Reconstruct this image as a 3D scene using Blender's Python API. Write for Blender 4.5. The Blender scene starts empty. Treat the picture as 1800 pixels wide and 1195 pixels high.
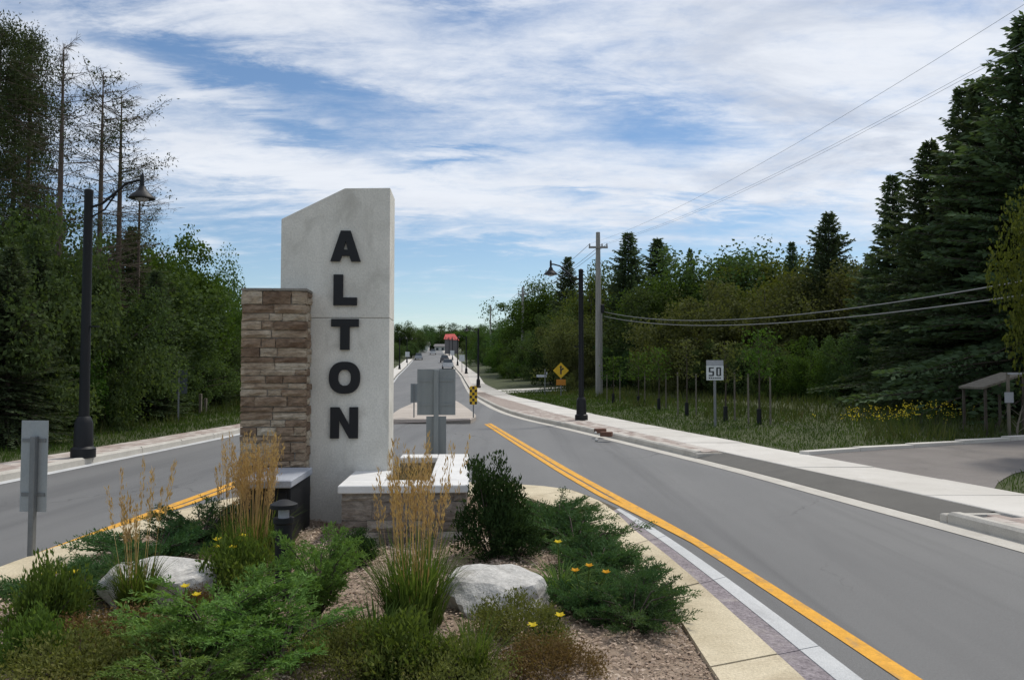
import bpy, bmesh, math, random
import numpy as np
from mathutils import Vector, Matrix
R = math.radians
rng = np.random.default_rng(7)
random.seed(7)
sc = bpy.context.scene

# ------------------------------------------------------------------ camera
CAM_H, FPX = 1.65, 1400.0
cam_d = bpy.data.cameras.new('camera'); cam = bpy.data.objects.new('camera', cam_d)
sc.collection.objects.link(cam); sc.camera = cam
cam_d.sensor_width = 36; cam_d.lens = 28.0; cam_d.clip_start = 0.05; cam_d.clip_end = 6000
cam.location = (0, 0, CAM_H); cam.rotation_euler = (R(90 + 2.352), 0, 0)

# ------------------------------------------------------------------ sun, sky
SUN_AZ, SUN_EL = 40.0, 57.0            # degrees right of the view axis, above the horizon
sun_d = bpy.data.lights.new('sun', 'SUN'); sun = bpy.data.objects.new('sun', sun_d)
sc.collection.objects.link(sun)
sun_d.energy = 2.1; sun_d.angle = R(6.0); sun_d.color = (1.0, 0.95, 0.86)
sdir = Vector((math.sin(R(SUN_AZ))*math.cos(R(SUN_EL)), math.cos(R(SUN_AZ))*math.cos(R(SUN_EL)), math.sin(R(SUN_EL))))
sun.rotation_euler = sdir.to_track_quat('Z', 'Y').to_euler()
sun.location = (20, 30, 60)
world = bpy.data.worlds.new('World'); sc.world = world; world.use_nodes = True
SKY_STRENGTH = 0.105

class NT:
    """tiny node-graph helper"""
    def __init__(s, tree): s.t = tree; s.n = tree.nodes; s.l = tree.links
    def node(s, typ, **kw):
        n = s.n.new(typ)
        for k, v in kw.items(): setattr(n, k, v)
        return n
    def link(s, a, b): s.l.new(a, b)
    def put(s, sock, v):
        if isinstance(v, bpy.types.NodeSocket): s.link(v, sock)
        else: sock.default_value = v
    def m(s, op, a, b=0.0, c=None, clamp=False):
        n = s.node('ShaderNodeMath', operation=op); n.use_clamp = clamp
        s.put(n.inputs[0], a); s.put(n.inputs[1], b)
        if c is not None: s.put(n.inputs[2], c)
        return n.outputs[0]
    def noise(s, vec, scale, detail=4, rough=0.55, dist=0.0, lac=2.0):
        n = s.node('ShaderNodeTexNoise'); s.put(n.inputs['Vector'], vec)
        n.inputs['Scale'].default_value = scale; n.inputs['Detail'].default_value = detail
        n.inputs['Roughness'].default_value = rough; n.inputs['Distortion'].default_value = dist
        n.inputs['Lacunarity'].default_value = lac
        return n.outputs['Fac']
    def mapping(s, vec, loc=(0, 0, 0), rot=(0, 0, 0), scale=(1, 1, 1)):
        n = s.node('ShaderNodeMapping'); s.put(n.inputs[0], vec)
        n.inputs[1].default_value = loc; n.inputs[2].default_value = rot; n.inputs[3].default_value = scale
        return n.outputs[0]
    def ramp(s, fac, stops, interp='LINEAR'):
        n = s.node('ShaderNodeValToRGB'); s.put(n.inputs[0], fac)
        e = n.color_ramp.elements; n.color_ramp.interpolation = interp
        while len(e) > 1: e.remove(e[-1])
        e[0].position = stops[0][0]; e[0].color = (*stops[0][1], 1)
        for p, c in stops[1:]:
            k = e.new(p); k.color = (*c, 1)
        return n.outputs[0]
    def mix(s, fac, a, b, typ='MIX'):
        n = s.node('ShaderNodeMix', data_type='RGBA', blend_type=typ)
        s.put(n.inputs[0], fac)
        for i, v in ((6, a), (7, b)):
            if isinstance(v, bpy.types.NodeSocket): s.link(v, n.inputs[i])
            else: n.inputs[i].default_value = (*v, 1) if len(v) == 3 else v
        return n.outputs[2]
    def smooth(s, v, a, b):
        n = s.node('ShaderNodeMapRange', interpolation_type='SMOOTHSTEP')
        s.put(n.inputs[0], v); n.inputs[1].default_value = a; n.inputs[2].default_value = b
        return n.outputs[0]

def build_sky():
    g = NT(world.node_tree); g.n.clear()
    out = g.node('ShaderNodeOutputWorld'); bg = g.node('ShaderNodeBackground')
    g.link(bg.outputs[0], out.inputs[0]); bg.inputs[1].default_value = SKY_STRENGTH
    sky = g.node('ShaderNodeTexSky', sky_type='NISHITA'); sky.sun_disc = False
    sky.sun_elevation = R(SUN_EL); sky.sun_rotation = R(SUN_AZ); sky.altitude = 300
    sky.air_density = 1.0; sky.dust_density = 0.25; sky.ozone_density = 1.4
    tc = g.node('ShaderNodeTexCoord'); d = tc.outputs['Generated']
    sp = g.node('ShaderNodeSeparateXYZ'); g.link(d, sp.inputs[0])
    x, y, z = sp.outputs
    az = g.m('MULTIPLY', g.m('ARCTAN2', x, y), 180/math.pi)
    el = g.m('MULTIPLY', g.m('ARCSINE', z), 180/math.pi)
    # cloud deck: direction projected on a plane overhead
    zz = g.m('ADD', g.m('MAXIMUM', z, 0.0), 0.16)
    cx = g.m('DIVIDE', x, zz); cy = g.m('DIVIDE', y, zz)
    cv = g.node('ShaderNodeCombineXYZ'); g.link(cx, cv.inputs[0]); g.link(cy, cv.inputs[1])
    P = cv.outputs[0]
    n1 = g.noise(g.mapping(P, (3.1, 1.7, 0), (0, 0, R(-40)), (0.55, 1.7, 1)), 1.0, 9, 0.6, 0.9)
    n2 = g.noise(g.mapping(P, (9.3, 4.2, 0), (0, 0, R(-30)), (1.0, 2.2, 1)), 2.8, 9, 0.66, 0.6)
    n3 = g.noise(g.mapping(P, (1.3, 8.2, 0), (0, 0, R(20)), (1, 1.5, 1)), 9.0, 8, 0.68, 0.3)
    sl = g.noise(g.mapping(P, (2.3, 6.1, 0), (0, 0, R(-37)), (0.8, 3.8, 1)), 1.6, 8, 0.58, 0.7)
    sr = g.noise(g.mapping(P, (7.7, 3.1, 0), (0, 0, R(62)), (0.8, 3.0, 1)), 1.6, 8, 0.58, 0.7)
    mixf = g.smooth(az, -14.0, 16.0)
    st = g.m('ADD', g.m('MULTIPLY', sl, g.m('SUBTRACT', 1.0, mixf)), g.m('MULTIPLY', sr, mixf))
    wob = g.m('MULTIPLY', g.m('SUBTRACT', n2, 0.5), 7.0)
    az_w = g.m('ADD', az, g.m('MULTIPLY', g.m('SUBTRACT', n1, 0.5), 10.0)); el_w = g.m('ADD', el, wob)
    cov = g.m('ADD', 0.72, g.m('MULTIPLY', g.m('SUBTRACT', n1, 0.5), 0.6))
    cov = g.m('ADD', cov, g.m('MULTIPLY', g.m('SUBTRACT', n2, 0.5), 0.95))
    cov = g.m('ADD', cov, g.m('MULTIPLY', g.m('SUBTRACT', n3, 0.5), 0.6))
    cov = g.m('ADD', cov, g.m('MULTIPLY', g.m('SUBTRACT', st, 0.5), 0.85))
    def pix(px, py):
        return (math.degrees(math.atan((px-900)/1400)), math.degrees(math.atan((655-py)/1400*math.cos(math.atan((px-900)/1400)))))
    # open and filled stretches of the deck: (px0,py0)-(px1,py1), half width in degrees, weight
    spots = [((120, 45), (520, 150), 1.7, -0.52), ((430, 120), (720, 200), 1.5, -0.40), ((400, 205), (640, 245), 0.9, -0.44),
             ((700, 285), (860, 292), 0.8, -0.46), ((1000, 170), (1230, 260), 2.0, -0.38), ((740, 30), (960, 5), 1.5, -0.40),
             ((980, 342), (1040, 345), 0.7, -0.35), ((1150, 385), (1420, 375), 1.2, -0.44),
             ((90, 70), (420, 170), 0.9, 0.35), ((300, 255), (780, 345), 1.5, 0.34), ((760, 410), (980, 420), 0.9, 0.30),
             ((900, 330), (1500, 300), 2.2, 0.25), ((1350, 60), (1700, 220), 4.5, 0.28), ((650, 40), (1000, 130), 1.5, 0.12),
             ((345, 425), (385, 428), 0.5, 0.5)]
    for (p0, p1, w, k) in spots:
        a0, e0 = pix(*p0); a1, e1 = pix(*p1)
        ca, ce = (a0+a1)/2, (e0+e1)/2; L = math.hypot(a1-a0, e1-e0)/2 + w
        ux, uy = (a1-a0), (e1-e0); q = math.hypot(ux, uy); ux /= q; uy /= q
        da = g.m('SUBTRACT', az_w if w > 0.6 else az, ca); de = g.m('SUBTRACT', el_w if w > 0.6 else el, ce)
        s = g.m('DIVIDE', g.m('ADD', g.m('MULTIPLY', da, ux), g.m('MULTIPLY', de, uy)), L)
        t = g.m('DIVIDE', g.m('SUBTRACT', g.m('MULTIPLY', de, ux), g.m('MULTIPLY', da, uy)), w)
        r2 = g.m('ADD', g.m('MULTIPLY', g.m('MULTIPLY', s, s), 1.0), g.m('MULTIPLY', t, t))
        cov = g.m('ADD', cov, g.m('MULTIPLY', g.m('EXPONENT', g.m('MULTIPLY', r2, -1.0)), k))
    # the deck thins out towards the horizon, lower on the right
    lim = g.m('ADD', 9.4, g.m('MULTIPLY', az, -0.085))
    low = g.smooth(g.m('SUBTRACT', g.m('ADD', el, g.m('MULTIPLY', g.m('SUBTRACT', n1, 0.5), 5.0)), lim), -2.6, 3.2)
    cov = g.m('SUBTRACT', cov, g.m('MULTIPLY', g.m('SUBTRACT', 1.0, low), 0.55))
    alpha = g.smooth(cov, 0.14, 1.04)
    # thick parts are greyer underneath
    thick = g.smooth(g.noise(g.mapping(P, (5.5, 2.2, 0), (0, 0, R(-20)), (0.8, 1.3, 1)), 2.2, 8, 0.62, 0.5), 0.40, 0.68)
    side = g.smooth(az, -5.0, 32.0)
    grey = g.m('MULTIPLY', thick, g.m('ADD', 0.25, g.m('MULTIPLY', side, 0.75)))
    k = 1.0/SKY_STRENGTH
    white = (0.685*k, 0.71*k, 0.755*k); dull = (0.41*k, 0.455*k, 0.545*k)
    cl = g.mix(grey, white, dull)
    hs = g.node('ShaderNodeHueSaturation'); hs.inputs['Saturation'].default_value = 1.10
    hs.inputs['Value'].default_value = 0.80; g.link(sky.outputs[0], hs.inputs['Color'])
    col = g.mix(g.m('MULTIPLY', alpha, 0.93), hs.outputs[0], cl)
    g.link(col, bg.inputs[0])
build_sky()
sc.view_settings.view_transform = 'Standard'; sc.view_settings.look = 'None'
sc.view_settings.exposure = 0.36; sc.view_settings.gamma = 1.0; sc.view_settings.use_curve_mapping = False
sc.render.engine = 'CYCLES'
sc.cycles.use_denoising = True
sc.cycles.max_bounces = 6; sc.cycles.transparent_max_bounces = 4
sc.cycles.diffuse_bounces = 3; sc.cycles.glossy_bounces = 2

# ------------------------------------------------------------------ pixel helper (photograph 1800 x 1195 -> world)
_p = R(2.352)
def ray(px, py):
    u, v = (px-900)/FPX, (597.5-py)/FPX
    return np.array([u, math.cos(_p) - v*math.sin(_p), math.sin(_p) + v*math.cos(_p)])
def on(px, py, z=0.0):
    r = ray(px, py); t = (z-CAM_H)/r[2]; return (r[0]*t, r[1]*t)
def at(px, py, d):
    r = ray(px, py); t = d/r[1]; return Vector((r[0]*t, d, CAM_H + r[2]*t))

# ------------------------------------------------------------------ mesh helpers
COL = sc.collection
def mesh_np(name, V, F, mats, mi=None, smooth=False):
    """V (n,3) float, F (m,k) int with one k"""
    V = np.asarray(V, np.float32); F = np.asarray(F, np.int32)
    me = bpy.data.meshes.new(name)
    me.vertices.add(len(V)); me.vertices.foreach_set('co', V.ravel())
    k = F.shape[1]
    me.loops.add(F.size); me.loops.foreach_set('vertex_index', F.ravel())
    me.polygons.add(len(F)); me.polygons.foreach_set('loop_start', np.arange(0, F.size, k, dtype=np.int32))
    for m in (mats if isinstance(mats, (list, tuple)) else [mats]): me.materials.append(m)
    if mi is not None: me.polygons.foreach_set('material_index', np.asarray(mi, np.int32))
    if smooth: me.polygons.foreach_set('use_smooth', np.ones(len(F), bool))
    me.update(calc_edges=True); me.validate()
    return me
def put(name, me, parent=None, loc=(0, 0, 0), rot=(0, 0, 0), scale=(1, 1, 1), label=None, cat=None, group=None, kind=None):
    o = bpy.data.objects.new(name, me); COL.objects.link(o)
    o.location = loc; o.rotation_euler = rot
    o.scale = scale if hasattr(scale, '__len__') else (scale,)*3
    if parent is not None: o.parent = parent
    if label: o['label'] = label
    if cat: o['category'] = cat
    if group: o['group'] = group
    if kind: o['kind'] = kind
    return o
def copy_tree(src, loc, rot=None, scale=None, label=None, group=None, parent=None):
    c = src.copy(); COL.objects.link(c)
    if parent is None:
        c.location = loc
        if rot is not None: c.rotation_euler = rot
        if scale is not None: c.scale = scale if hasattr(scale, '__len__') else (scale,)*3
    else: c.parent = parent
    if label: c['label'] = label
    if group: c['group'] = group
    for ch in src.children: copy_tree(ch, None, parent=c)
    return c

class MB:
    """collects polygons of any size into one mesh"""
    def __init__(s): s.v = []; s.f = []; s.mi = []
    def _add(s, vs, fs, m=0):
        b = len(s.v); s.v += [tuple(p) for p in vs]
        for f in fs: s.f.append([b+i for i in f]); s.mi.append(m)
    def box(s, x0, x1, y0, y1, z0, z1, m=0, bev=0.0):
        if bev <= 0:
            vs = [(x, y, z) for z in (z0, z1) for y in (y0, y1) for x in (x0, x1)]
            s._add(vs, [(0, 2, 3, 1), (4, 5, 7, 6), (0, 1, 5, 4), (2, 6, 7, 3), (0, 4, 6, 2), (1, 3, 7, 5)], m); return
        b = bev; bm = bmesh.new(); bmesh.ops.create_cube(bm, size=1)
        for v in bm.verts:
            v.co = ((x0+x1)/2+v.co.x*(x1-x0), (y0+y1)/2+v.co.y*(y1-y0), (z0+z1)/2+v.co.z*(z1-z0))
        bmesh.ops.bevel(bm, geom=bm.edges[:], offset=b, segments=1, affect='EDGES', profile=0.5)
        bm.verts.index_update()
        s._add([v.co[:] for v in bm.verts], [[v.index for v in f.verts] for f in bm.faces], m); bm.free()
    def tube(s, pts, rad, n=8, m=0, cap=True):
        pts = [Vector(p) for p in pts]
        rad = rad if hasattr(rad, '__len__') else [rad]*len(pts)
        vs = []; up = None
        for i, p in enumerate(pts):
            t = (pts[min(i+1, len(pts)-1)] - pts[max(i-1, 0)]).normalized()
            if up is None: up = Vector((0, 0, 1)) if abs(t.z) < 0.9 else Vector((1, 0, 0))
            a = t.cross(up).normalized(); b = a.cross(t).normalized(); up = b
            for k in range(n):
                q = 2*math.pi*k/n; vs.append(p + (a*math.cos(q) + b*math.sin(q))*rad[i])
        fs = [(i*n+k, i*n+(k+1) % n, (i+1)*n+(k+1) % n, (i+1)*n+k) for i in range(len(pts)-1) for k in range(n)]
        if cap: fs += [tuple(range(n))[::-1], tuple((len(pts)-1)*n+k for k in range(n))]
        s._add(vs, fs, m)
    def lathe(s, prof, n=16, m=0, c=(0, 0, 0)):
        vs = [(c[0]+r*math.cos(2*math.pi*k/n), c[1]+r*math.sin(2*math.pi*k/n), c[2]+z) for r, z in prof for k in range(n)]
        fs = [(i*n+k, i*n+(k+1) % n, (i+1)*n+(k+1) % n, (i+1)*n+k) for i in range(len(prof)-1) for k in range(n)]
        fs += [tuple(range(n))[::-1], tuple((len(prof)-1)*n+k for k in range(n))]
        s._add(vs, fs, m)
    def prism_y(s, poly, y0, y1, m=0):
        """polygon in x,z extruded along y"""
        n = len(poly); vs = [(x, y0, z) for x, z in poly] + [(x, y1, z) for x, z in poly]
        s._add(vs, [tuple(range(n)), tuple(range(2*n-1, n-1, -1))] + [(i, n+i, n+(i+1) % n, (i+1) % n) for i in range(n)], m)
    def prism_z(s, poly, z0, z1, m=0):
        n = len(poly); vs = [(x, y, z0) for x, y in poly] + [(x, y, z1) for x, y in poly]
        s._add(vs, [tuple(range(n-1, -1, -1)), tuple(range(n, 2*n))] + [(i, (i+1) % n, n+(i+1) % n, n+i) for i in range(n)], m)
    def quad(s, a, b, c, d, m=0): s._add([a, b, c, d], [(0, 1, 2, 3)], m)
    def mesh(s, name, mats, smooth=False, fix=True):
        me = bpy.data.meshes.new(name); me.from_pydata(s.v, [], s.f)
        for m in (mats if isinstance(mats, (list, tuple)) else [mats]): me.materials.append(m)
        me.polygons.foreach_set('material_index', s.mi)
        if fix:
            bm = bmesh.new(); bm.from_mesh(me); bmesh.ops.recalc_face_normals(bm, faces=bm.faces[:]); bm.to_mesh(me); bm.free()
        if smooth:
            me.polygons.foreach_set('use_smooth', [True]*len(me.polygons))
            try: me.set_sharp_from_angle(angle=R(40))
            except Exception: pass
        me.update(); return me

def unit(a): return a/np.maximum(np.linalg.norm(a, axis=-1, keepdims=True), 1e-9)
def cards(C, D, L, W, bend=0.0, up=None):
    """rhombic leaves: base C, axis D (unit), length L, width W -> V (4n,3), F (n,4)"""
    n = len(C); L = np.broadcast_to(L, n)[:, None]; W = np.broadcast_to(W, n)[:, None]
    ref = rng.normal(size=(n, 3)) if up is None else up
    S = unit(np.cross(D, ref)); N = np.cross(S, D)
    V = np.empty((n, 4, 3))
    V[:, 0] = C; V[:, 1] = C + D*L*0.45 + S*W*0.5 + N*L*bend; V[:, 2] = C + D*L; V[:, 3] = C + D*L*0.45 - S*W*0.5 + N*L*bend
    return V.reshape(-1, 3), np.arange(4*n).reshape(n, 4)
def tubes_np(segs, n=5):
    """segs: list of (points list, radii list) -> V,F quads"""
    m = MB()
    for p, r in segs: m.tube(p, r, n, cap=False)
    return np.array(m.v), np.array(m.f)
def sphere_dirs(n): return unit(rng.normal(size=(n, 3)))

# ------------------------------------------------------------------ materials
MATS = {}
def surf(name, stops, scale=3.0, rough=0.8, bump=0.2, bscale=40.0, detail=6, coord='pos', var=0.0, metallic=0.0, spec=0.3, stretch=(1, 1, 1), fine=0.12, stain=None):
    """mottled surface: large-scale noise picks a colour from the ramp, fine noise adds grain and relief"""
    if name in MATS: return MATS[name]
    ma = bpy.data.materials.new(name); ma.use_nodes = True; g = NT(ma.node_tree)
    b = g.n['Principled BSDF']; b.inputs['Roughness'].default_value = rough; b.inputs['Metallic'].default_value = metallic
    b.inputs['Specular IOR Level'].default_value = spec
    if coord == 'pos': v = g.node('ShaderNodeNewGeometry').outputs['Position']
    else: v = g.node('ShaderNodeTexCoord').outputs['Object']
    v = g.mapping(v, scale=stretch)
    fac = g.noise(v, scale, detail, 0.6, 0.3)
    if var > 0:
        oi = g.node('ShaderNodeObjectInfo').outputs['Random']
        fac = g.m('ADD', g.m('MULTIPLY', fac, 1-var), g.m('MULTIPLY', oi, var))
        fac = g.m('ADD', 0.5, g.m('MULTIPLY', g.m('SUBTRACT', fac, 0.5), 1+var*0.8))
    col = g.ramp(fac, stops)
    fn = g.noise(v, bscale, 4, 0.7)
    if fine > 0: col = g.mix(1.0, col, g.ramp(fn, [(0.2, (1-fine*2,)*3), (0.8, (1+fine*2,)*3)]), 'MULTIPLY')
    if stain:
        sn = g.noise(g.mapping(v, (7, 3, 1), scale=stain[2]), stain[1], 6, 0.65, 0.6)
        col = g.mix(g.m('MULTIPLY', g.smooth(sn, 0.50, 0.72), stain[3]), col, stain[0])
    g.link(col, b.inputs['Base Color'])
    if bump > 0:
        bp = g.node('ShaderNodeBump'); bp.inputs['Strength'].default_value = bump; bp.inputs['Distance'].default_value = 0.02
        g.link(fn, bp.inputs['Height']); g.link(bp.outputs[0], b.inputs['Normal'])
    MATS[name] = ma; return ma
def leaf(name, stops, trans=0.3, rough=0.8, objvar=0.0):
    if name in MATS: return MATS[name]
    ma = bpy.data.materials.new(name); ma.use_nodes = True; g = NT(ma.node_tree)
    b = g.n['Principled BSDF']; out = g.n['Material Output']
    b.inputs['Roughness'].default_value = rough; b.inputs['Specular IOR Level'].default_value = 0.08
    rnd = g.node('ShaderNodeNewGeometry').outputs['Random Per Island']
    pos = g.node('ShaderNodeTexCoord').outputs['Object']
    clump = g.noise(pos, 0.9, 3, 0.5)
    f = g.m('ADD', g.m('MULTIPLY', rnd, 0.42), g.m('MULTIPLY', g.smooth(clump, 0.3, 0.7), 0.5))
    col = g.ramp(f, stops)
    if objvar > 0:
        oi = g.node('ShaderNodeObjectInfo').outputs['Random']
        hs = g.node('ShaderNodeHueSaturation'); g.link(col, hs.inputs['Color'])
        g.link(g.m('ADD', 0.5-objvar*0.06, g.m('MULTIPLY', oi, objvar*0.09)), hs.inputs['Hue'])
        g.link(g.m('ADD', 1-objvar*0.45, g.m('MULTIPLY', oi, objvar*0.9)), hs.inputs['Value'])
        col = hs.outputs[0]
    g.link(col, b.inputs['Base Color'])
    tr = g.node('ShaderNodeBsdfTranslucent'); mx = g.node('ShaderNodeMixShader'); mx.inputs[0].default_value = trans
    g.link(g.mix(1.0, col, (1.25, 1.3, 0.6), 'MULTIPLY'), tr.inputs[0])
    g.link(b.outputs[0], mx.inputs[1]); g.link(tr.outputs[0], mx.inputs[2]); g.link(mx.outputs[0], out.inputs[0])
    MATS[name] = ma; return ma
def plain(name, c, rough=0.5, metallic=0.0, bump=0.05):
    return surf(name, [(0.3, tuple(x*0.85 for x in c)), (0.7, tuple(min(1, x*1.1) for x in c))], 6, rough, bump, 60, coord='obj', metallic=metallic, fine=0.05)

M_asphalt = surf('asphalt', [(0.25, (0.122, 0.121, 0.120)), (0.5, (0.140, 0.139, 0.137)), (0.75, (0.168, 0.166, 0.161))], 0.55, 0.70, 0.35, 130, spec=0.5, stretch=(1, 0.35, 1), fine=0.14,
                 stain=((0.092, 0.091, 0.091), 0.7, (1.6, 0.16, 1), 0.75))
M_drive = surf('driveway_asphalt', [(0.3, (0.175, 0.158, 0.145)), (0.7, (0.215, 0.195, 0.18))], 1.2, 0.9, 0.3, 90, stain=((0.13, 0.12, 0.11), 1.0, (1, 1, 1), 0.5))
M_apron = surf('apron_asphalt', [(0.3, (0.115, 0.110, 0.100)), (0.7, (0.145, 0.138, 0.125))], 1.6, 0.9, 0.3, 90)
M_walk = surf('sidewalk_concrete', [(0.25, (0.54, 0.51, 0.46)), (0.75, (0.66, 0.63, 0.58))], 1.4, 0.85, 0.15, 110, var=0.25, stain=((0.42, 0.39, 0.34), 1.3, (1, 1, 1), 0.45))
M_island = surf('island_concrete', [(0.25, (0.47, 0.395, 0.265)), (0.75, (0.66, 0.575, 0.415))], 3.2, 0.9, 0.45, 60, var=0.2, fine=0.16, stain=((0.34, 0.27, 0.175), 2.2, (1, 1, 1), 0.65))
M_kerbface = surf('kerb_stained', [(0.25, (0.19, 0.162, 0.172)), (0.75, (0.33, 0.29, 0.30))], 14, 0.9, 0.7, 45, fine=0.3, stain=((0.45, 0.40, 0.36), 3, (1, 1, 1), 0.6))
M_kerb = surf('kerb_concrete', [(0.25, (0.46, 0.43, 0.38)), (0.75, (0.58, 0.55, 0.49))], 2.5, 0.9, 0.25, 90, var=0.2, stain=((0.33, 0.30, 0.26), 2.2, (1, 1, 1), 0.5))
M_gutter = surf('gutter_concrete', [(0.25, (0.46, 0.47, 0.47)), (0.75, (0.60, 0.60, 0.59))], 3, 0.9, 0.3, 110, stain=((0.30, 0.30, 0.30), 3, (1, 0.4, 1), 0.5))
M_paver = surf('paver', [(0.15, (0.34, 0.27, 0.235)), (0.5, (0.43, 0.365, 0.32)), (0.85, (0.52, 0.47, 0.42))], 4, 0.9, 0.25, 90, coord='obj', var=0.7)
M_paverbed = surf('paver_bed', [(0.3, (0.30, 0.26, 0.22)), (0.7, (0.40, 0.36, 0.31))], 5, 0.95, 0.2, 80)
M_yellow = surf('yellow_paint', [(0.25, (0.60, 0.29, 0.03)), (0.75, (0.80, 0.41, 0.05))], 9, 0.8, 0.2, 110, fine=0.16, stain=((0.26, 0.20, 0.13), 9, (1, 0.5, 1), 0.7))
M_ground = surf('grass_soil', [(0.3, (0.045, 0.055, 0.022)), (0.7, (0.075, 0.085, 0.035))], 0.8, 0.95, 0.5, 25)
M_mulch = surf('mulch_soil', [(0.25, (0.20, 0.145, 0.105)), (0.75, (0.36, 0.28, 0.21))], 7, 0.95, 0.7, 60)
M_conc = surf('tower_concrete', [(0.25, (0.55, 0.53, 0.475)), (0.5, (0.66, 0.64, 0.58)), (0.75, (0.76, 0.735, 0.67))], 2.4, 0.8, 0.22, 60, coord='obj', stretch=(1, 1, 0.8), fine=0.10,
              stain=((0.46, 0.44, 0.39), 3.0, (1.2, 1.2, 0.9), 0.7))
M_letter = plain('letter_black', (0.012, 0.012, 0.014), 0.45)
M_stone = surf('ledge_stone', [(0.15, (0.15, 0.098, 0.064)), (0.4, (0.255, 0.182, 0.124)), (0.6, (0.36, 0.285, 0.205)), (0.8, (0.45, 0.385, 0.295)), (1.0, (0.52, 0.465, 0.38))], 5.5, 0.9, 0.8, 22, coord='pos', var=0.45, stretch=(0.8, 1, 2.2), fine=0.28)
M_stone_grey = surf('ledge_stone_grey', [(0.15, (0.105, 0.085, 0.07)), (0.4, (0.20, 0.165, 0.135)), (0.62, (0.31, 0.27, 0.225)), (0.9, (0.46, 0.42, 0.37))], 4.5, 0.9, 0.8, 20, coord='pos', var=0.4, stretch=(0.8, 1, 1.8), fine=0.28)
M_mortar = surf('mortar', [(0.3, (0.20, 0.185, 0.16)), (0.7, (0.29, 0.27, 0.24))], 8, 0.95, 0.4, 60)
M_cap = surf('limestone_cap', [(0.3, (0.66, 0.65, 0.63)), (0.7, (0.78, 0.77, 0.75))], 3, 0.6, 0.12, 80, coord='obj', fine=0.04, stain=((0.5, 0.48, 0.45), 3, (1, 1, 1), 0.35))
M_capgrey = surf('grey_cap', [(0.3, (0.36, 0.38, 0.42)), (0.7, (0.46, 0.48, 0.52))], 3, 0.45, 0.1, 70, coord='obj')
M_boulder = surf('boulder_stone', [(0.2, (0.33, 0.325, 0.31)), (0.5, (0.50, 0.485, 0.455)), (0.8, (0.66, 0.64, 0.60))], 3.2, 0.9, 0.6, 34, coord='obj', fine=0.2, stain=((0.22, 0.20, 0.175), 3.5, (1, 1, 2.4), 0.85))
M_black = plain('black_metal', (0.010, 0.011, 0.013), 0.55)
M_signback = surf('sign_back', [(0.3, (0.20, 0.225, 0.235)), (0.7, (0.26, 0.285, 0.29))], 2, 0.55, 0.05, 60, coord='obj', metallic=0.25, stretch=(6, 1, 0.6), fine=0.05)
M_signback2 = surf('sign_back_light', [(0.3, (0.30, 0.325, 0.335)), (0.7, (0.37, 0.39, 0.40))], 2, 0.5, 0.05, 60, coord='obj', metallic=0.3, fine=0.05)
M_galv = plain('galvanised_post', (0.20, 0.21, 0.215), 0.5, 0.35)
M_white = plain('sign_white', (0.62, 0.64, 0.64), 0.5)
M_tab = plain('sign_tab_grey', (0.34, 0.35, 0.37), 0.5)
M_ink = plain('sign_ink', (0.03, 0.033, 0.035), 0.5)
M_markyellow = plain('marker_yellow', (0.75, 0.47, 0.03), 0.5)
M_pole = surf('pole_wood', [(0.3, (0.22, 0.21, 0.19)), (0.7, (0.34, 0.33, 0.30))], 4, 0.9, 0.3, 30, coord='obj', stretch=(3, 3, 0.2))
M_wire = plain('wire', (0.30, 0.32, 0.35), 0.6)
M_cable = plain('cable_grey', (0.24, 0.24, 0.24), 0.6)
M_bark = surf('bark', [(0.3, (0.055, 0.045, 0.036)), (0.7, (0.11, 0.09, 0.072))], 5, 0.95, 0.6, 25, coord='obj', stretch=(2, 2, 0.4))
M_barkpine = surf('pine_bark', [(0.3, (0.085, 0.065, 0.052)), (0.7, (0.16, 0.125, 0.10))], 4, 0.95, 0.6, 22, coord='obj', stretch=(2, 2, 0.5))
M_stake = surf('stake_wood', [(0.3, (0.13, 0.112, 0.088)), (0.7, (0.20, 0.178, 0.142))], 5, 0.9, 0.3, 30, coord='obj', stretch=(2, 2, 0.3))
M_brick = surf('brown_block', [(0.3, (0.12, 0.06, 0.04)), (0.7, (0.19, 0.10, 0.07))], 7, 0.9, 0.4, 50, coord='obj')
M_bits = plain('pale_bits', (0.6, 0.58, 0.54), 0.8)
M_roofred = plain('red_roof', (0.62, 0.11, 0.10), 0.7)
M_housewhite = plain('house_white', (0.62, 0.62, 0.60), 0.7)
M_roofgrey = plain('house_roof', (0.16, 0.15, 0.15), 0.8)
M_pane = plain('window_dark', (0.04, 0.05, 0.06), 0.15)
M_carwhite = plain('car_white', (0.7, 0.7, 0.7), 0.25)
M_tyre = plain('tyre', (0.02, 0.02, 0.02), 0.8)
M_streetname = plain('street_blade', (0.55, 0.58, 0.64), 0.5)

L_dec = leaf('leaf_broad', [(0.0, (0.038, 0.066, 0.027)), (0.5, (0.066, 0.110, 0.040)), (1.0, (0.105, 0.155, 0.052))], 0.34, objvar=0.55)
L_decb = leaf('leaf_bright', [(0.0, (0.035, 0.065, 0.014)), (0.5, (0.062, 0.115, 0.022)), (1.0, (0.095, 0.150, 0.030))], 0.34, objvar=0.4)
L_olive = leaf('leaf_olive', [(0.0, (0.056, 0.066, 0.026)), (0.5, (0.090, 0.102, 0.038)), (1.0, (0.130, 0.140, 0.052))], 0.32, objvar=0.5)
L_yel = leaf('leaf_yellowgreen', [(0.0, (0.050, 0.064, 0.016)), (0.5, (0.088, 0.104, 0.024)), (1.0, (0.140, 0.145, 0.036))], 0.35, objvar=0.3)
L_gold = leaf('leaf_gold', [(0.0, (0.20, 0.10, 0.01)), (0.5, (0.42, 0.26, 0.02)), (1.0, (0.60, 0.40, 0.05))], 0.35)
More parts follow.
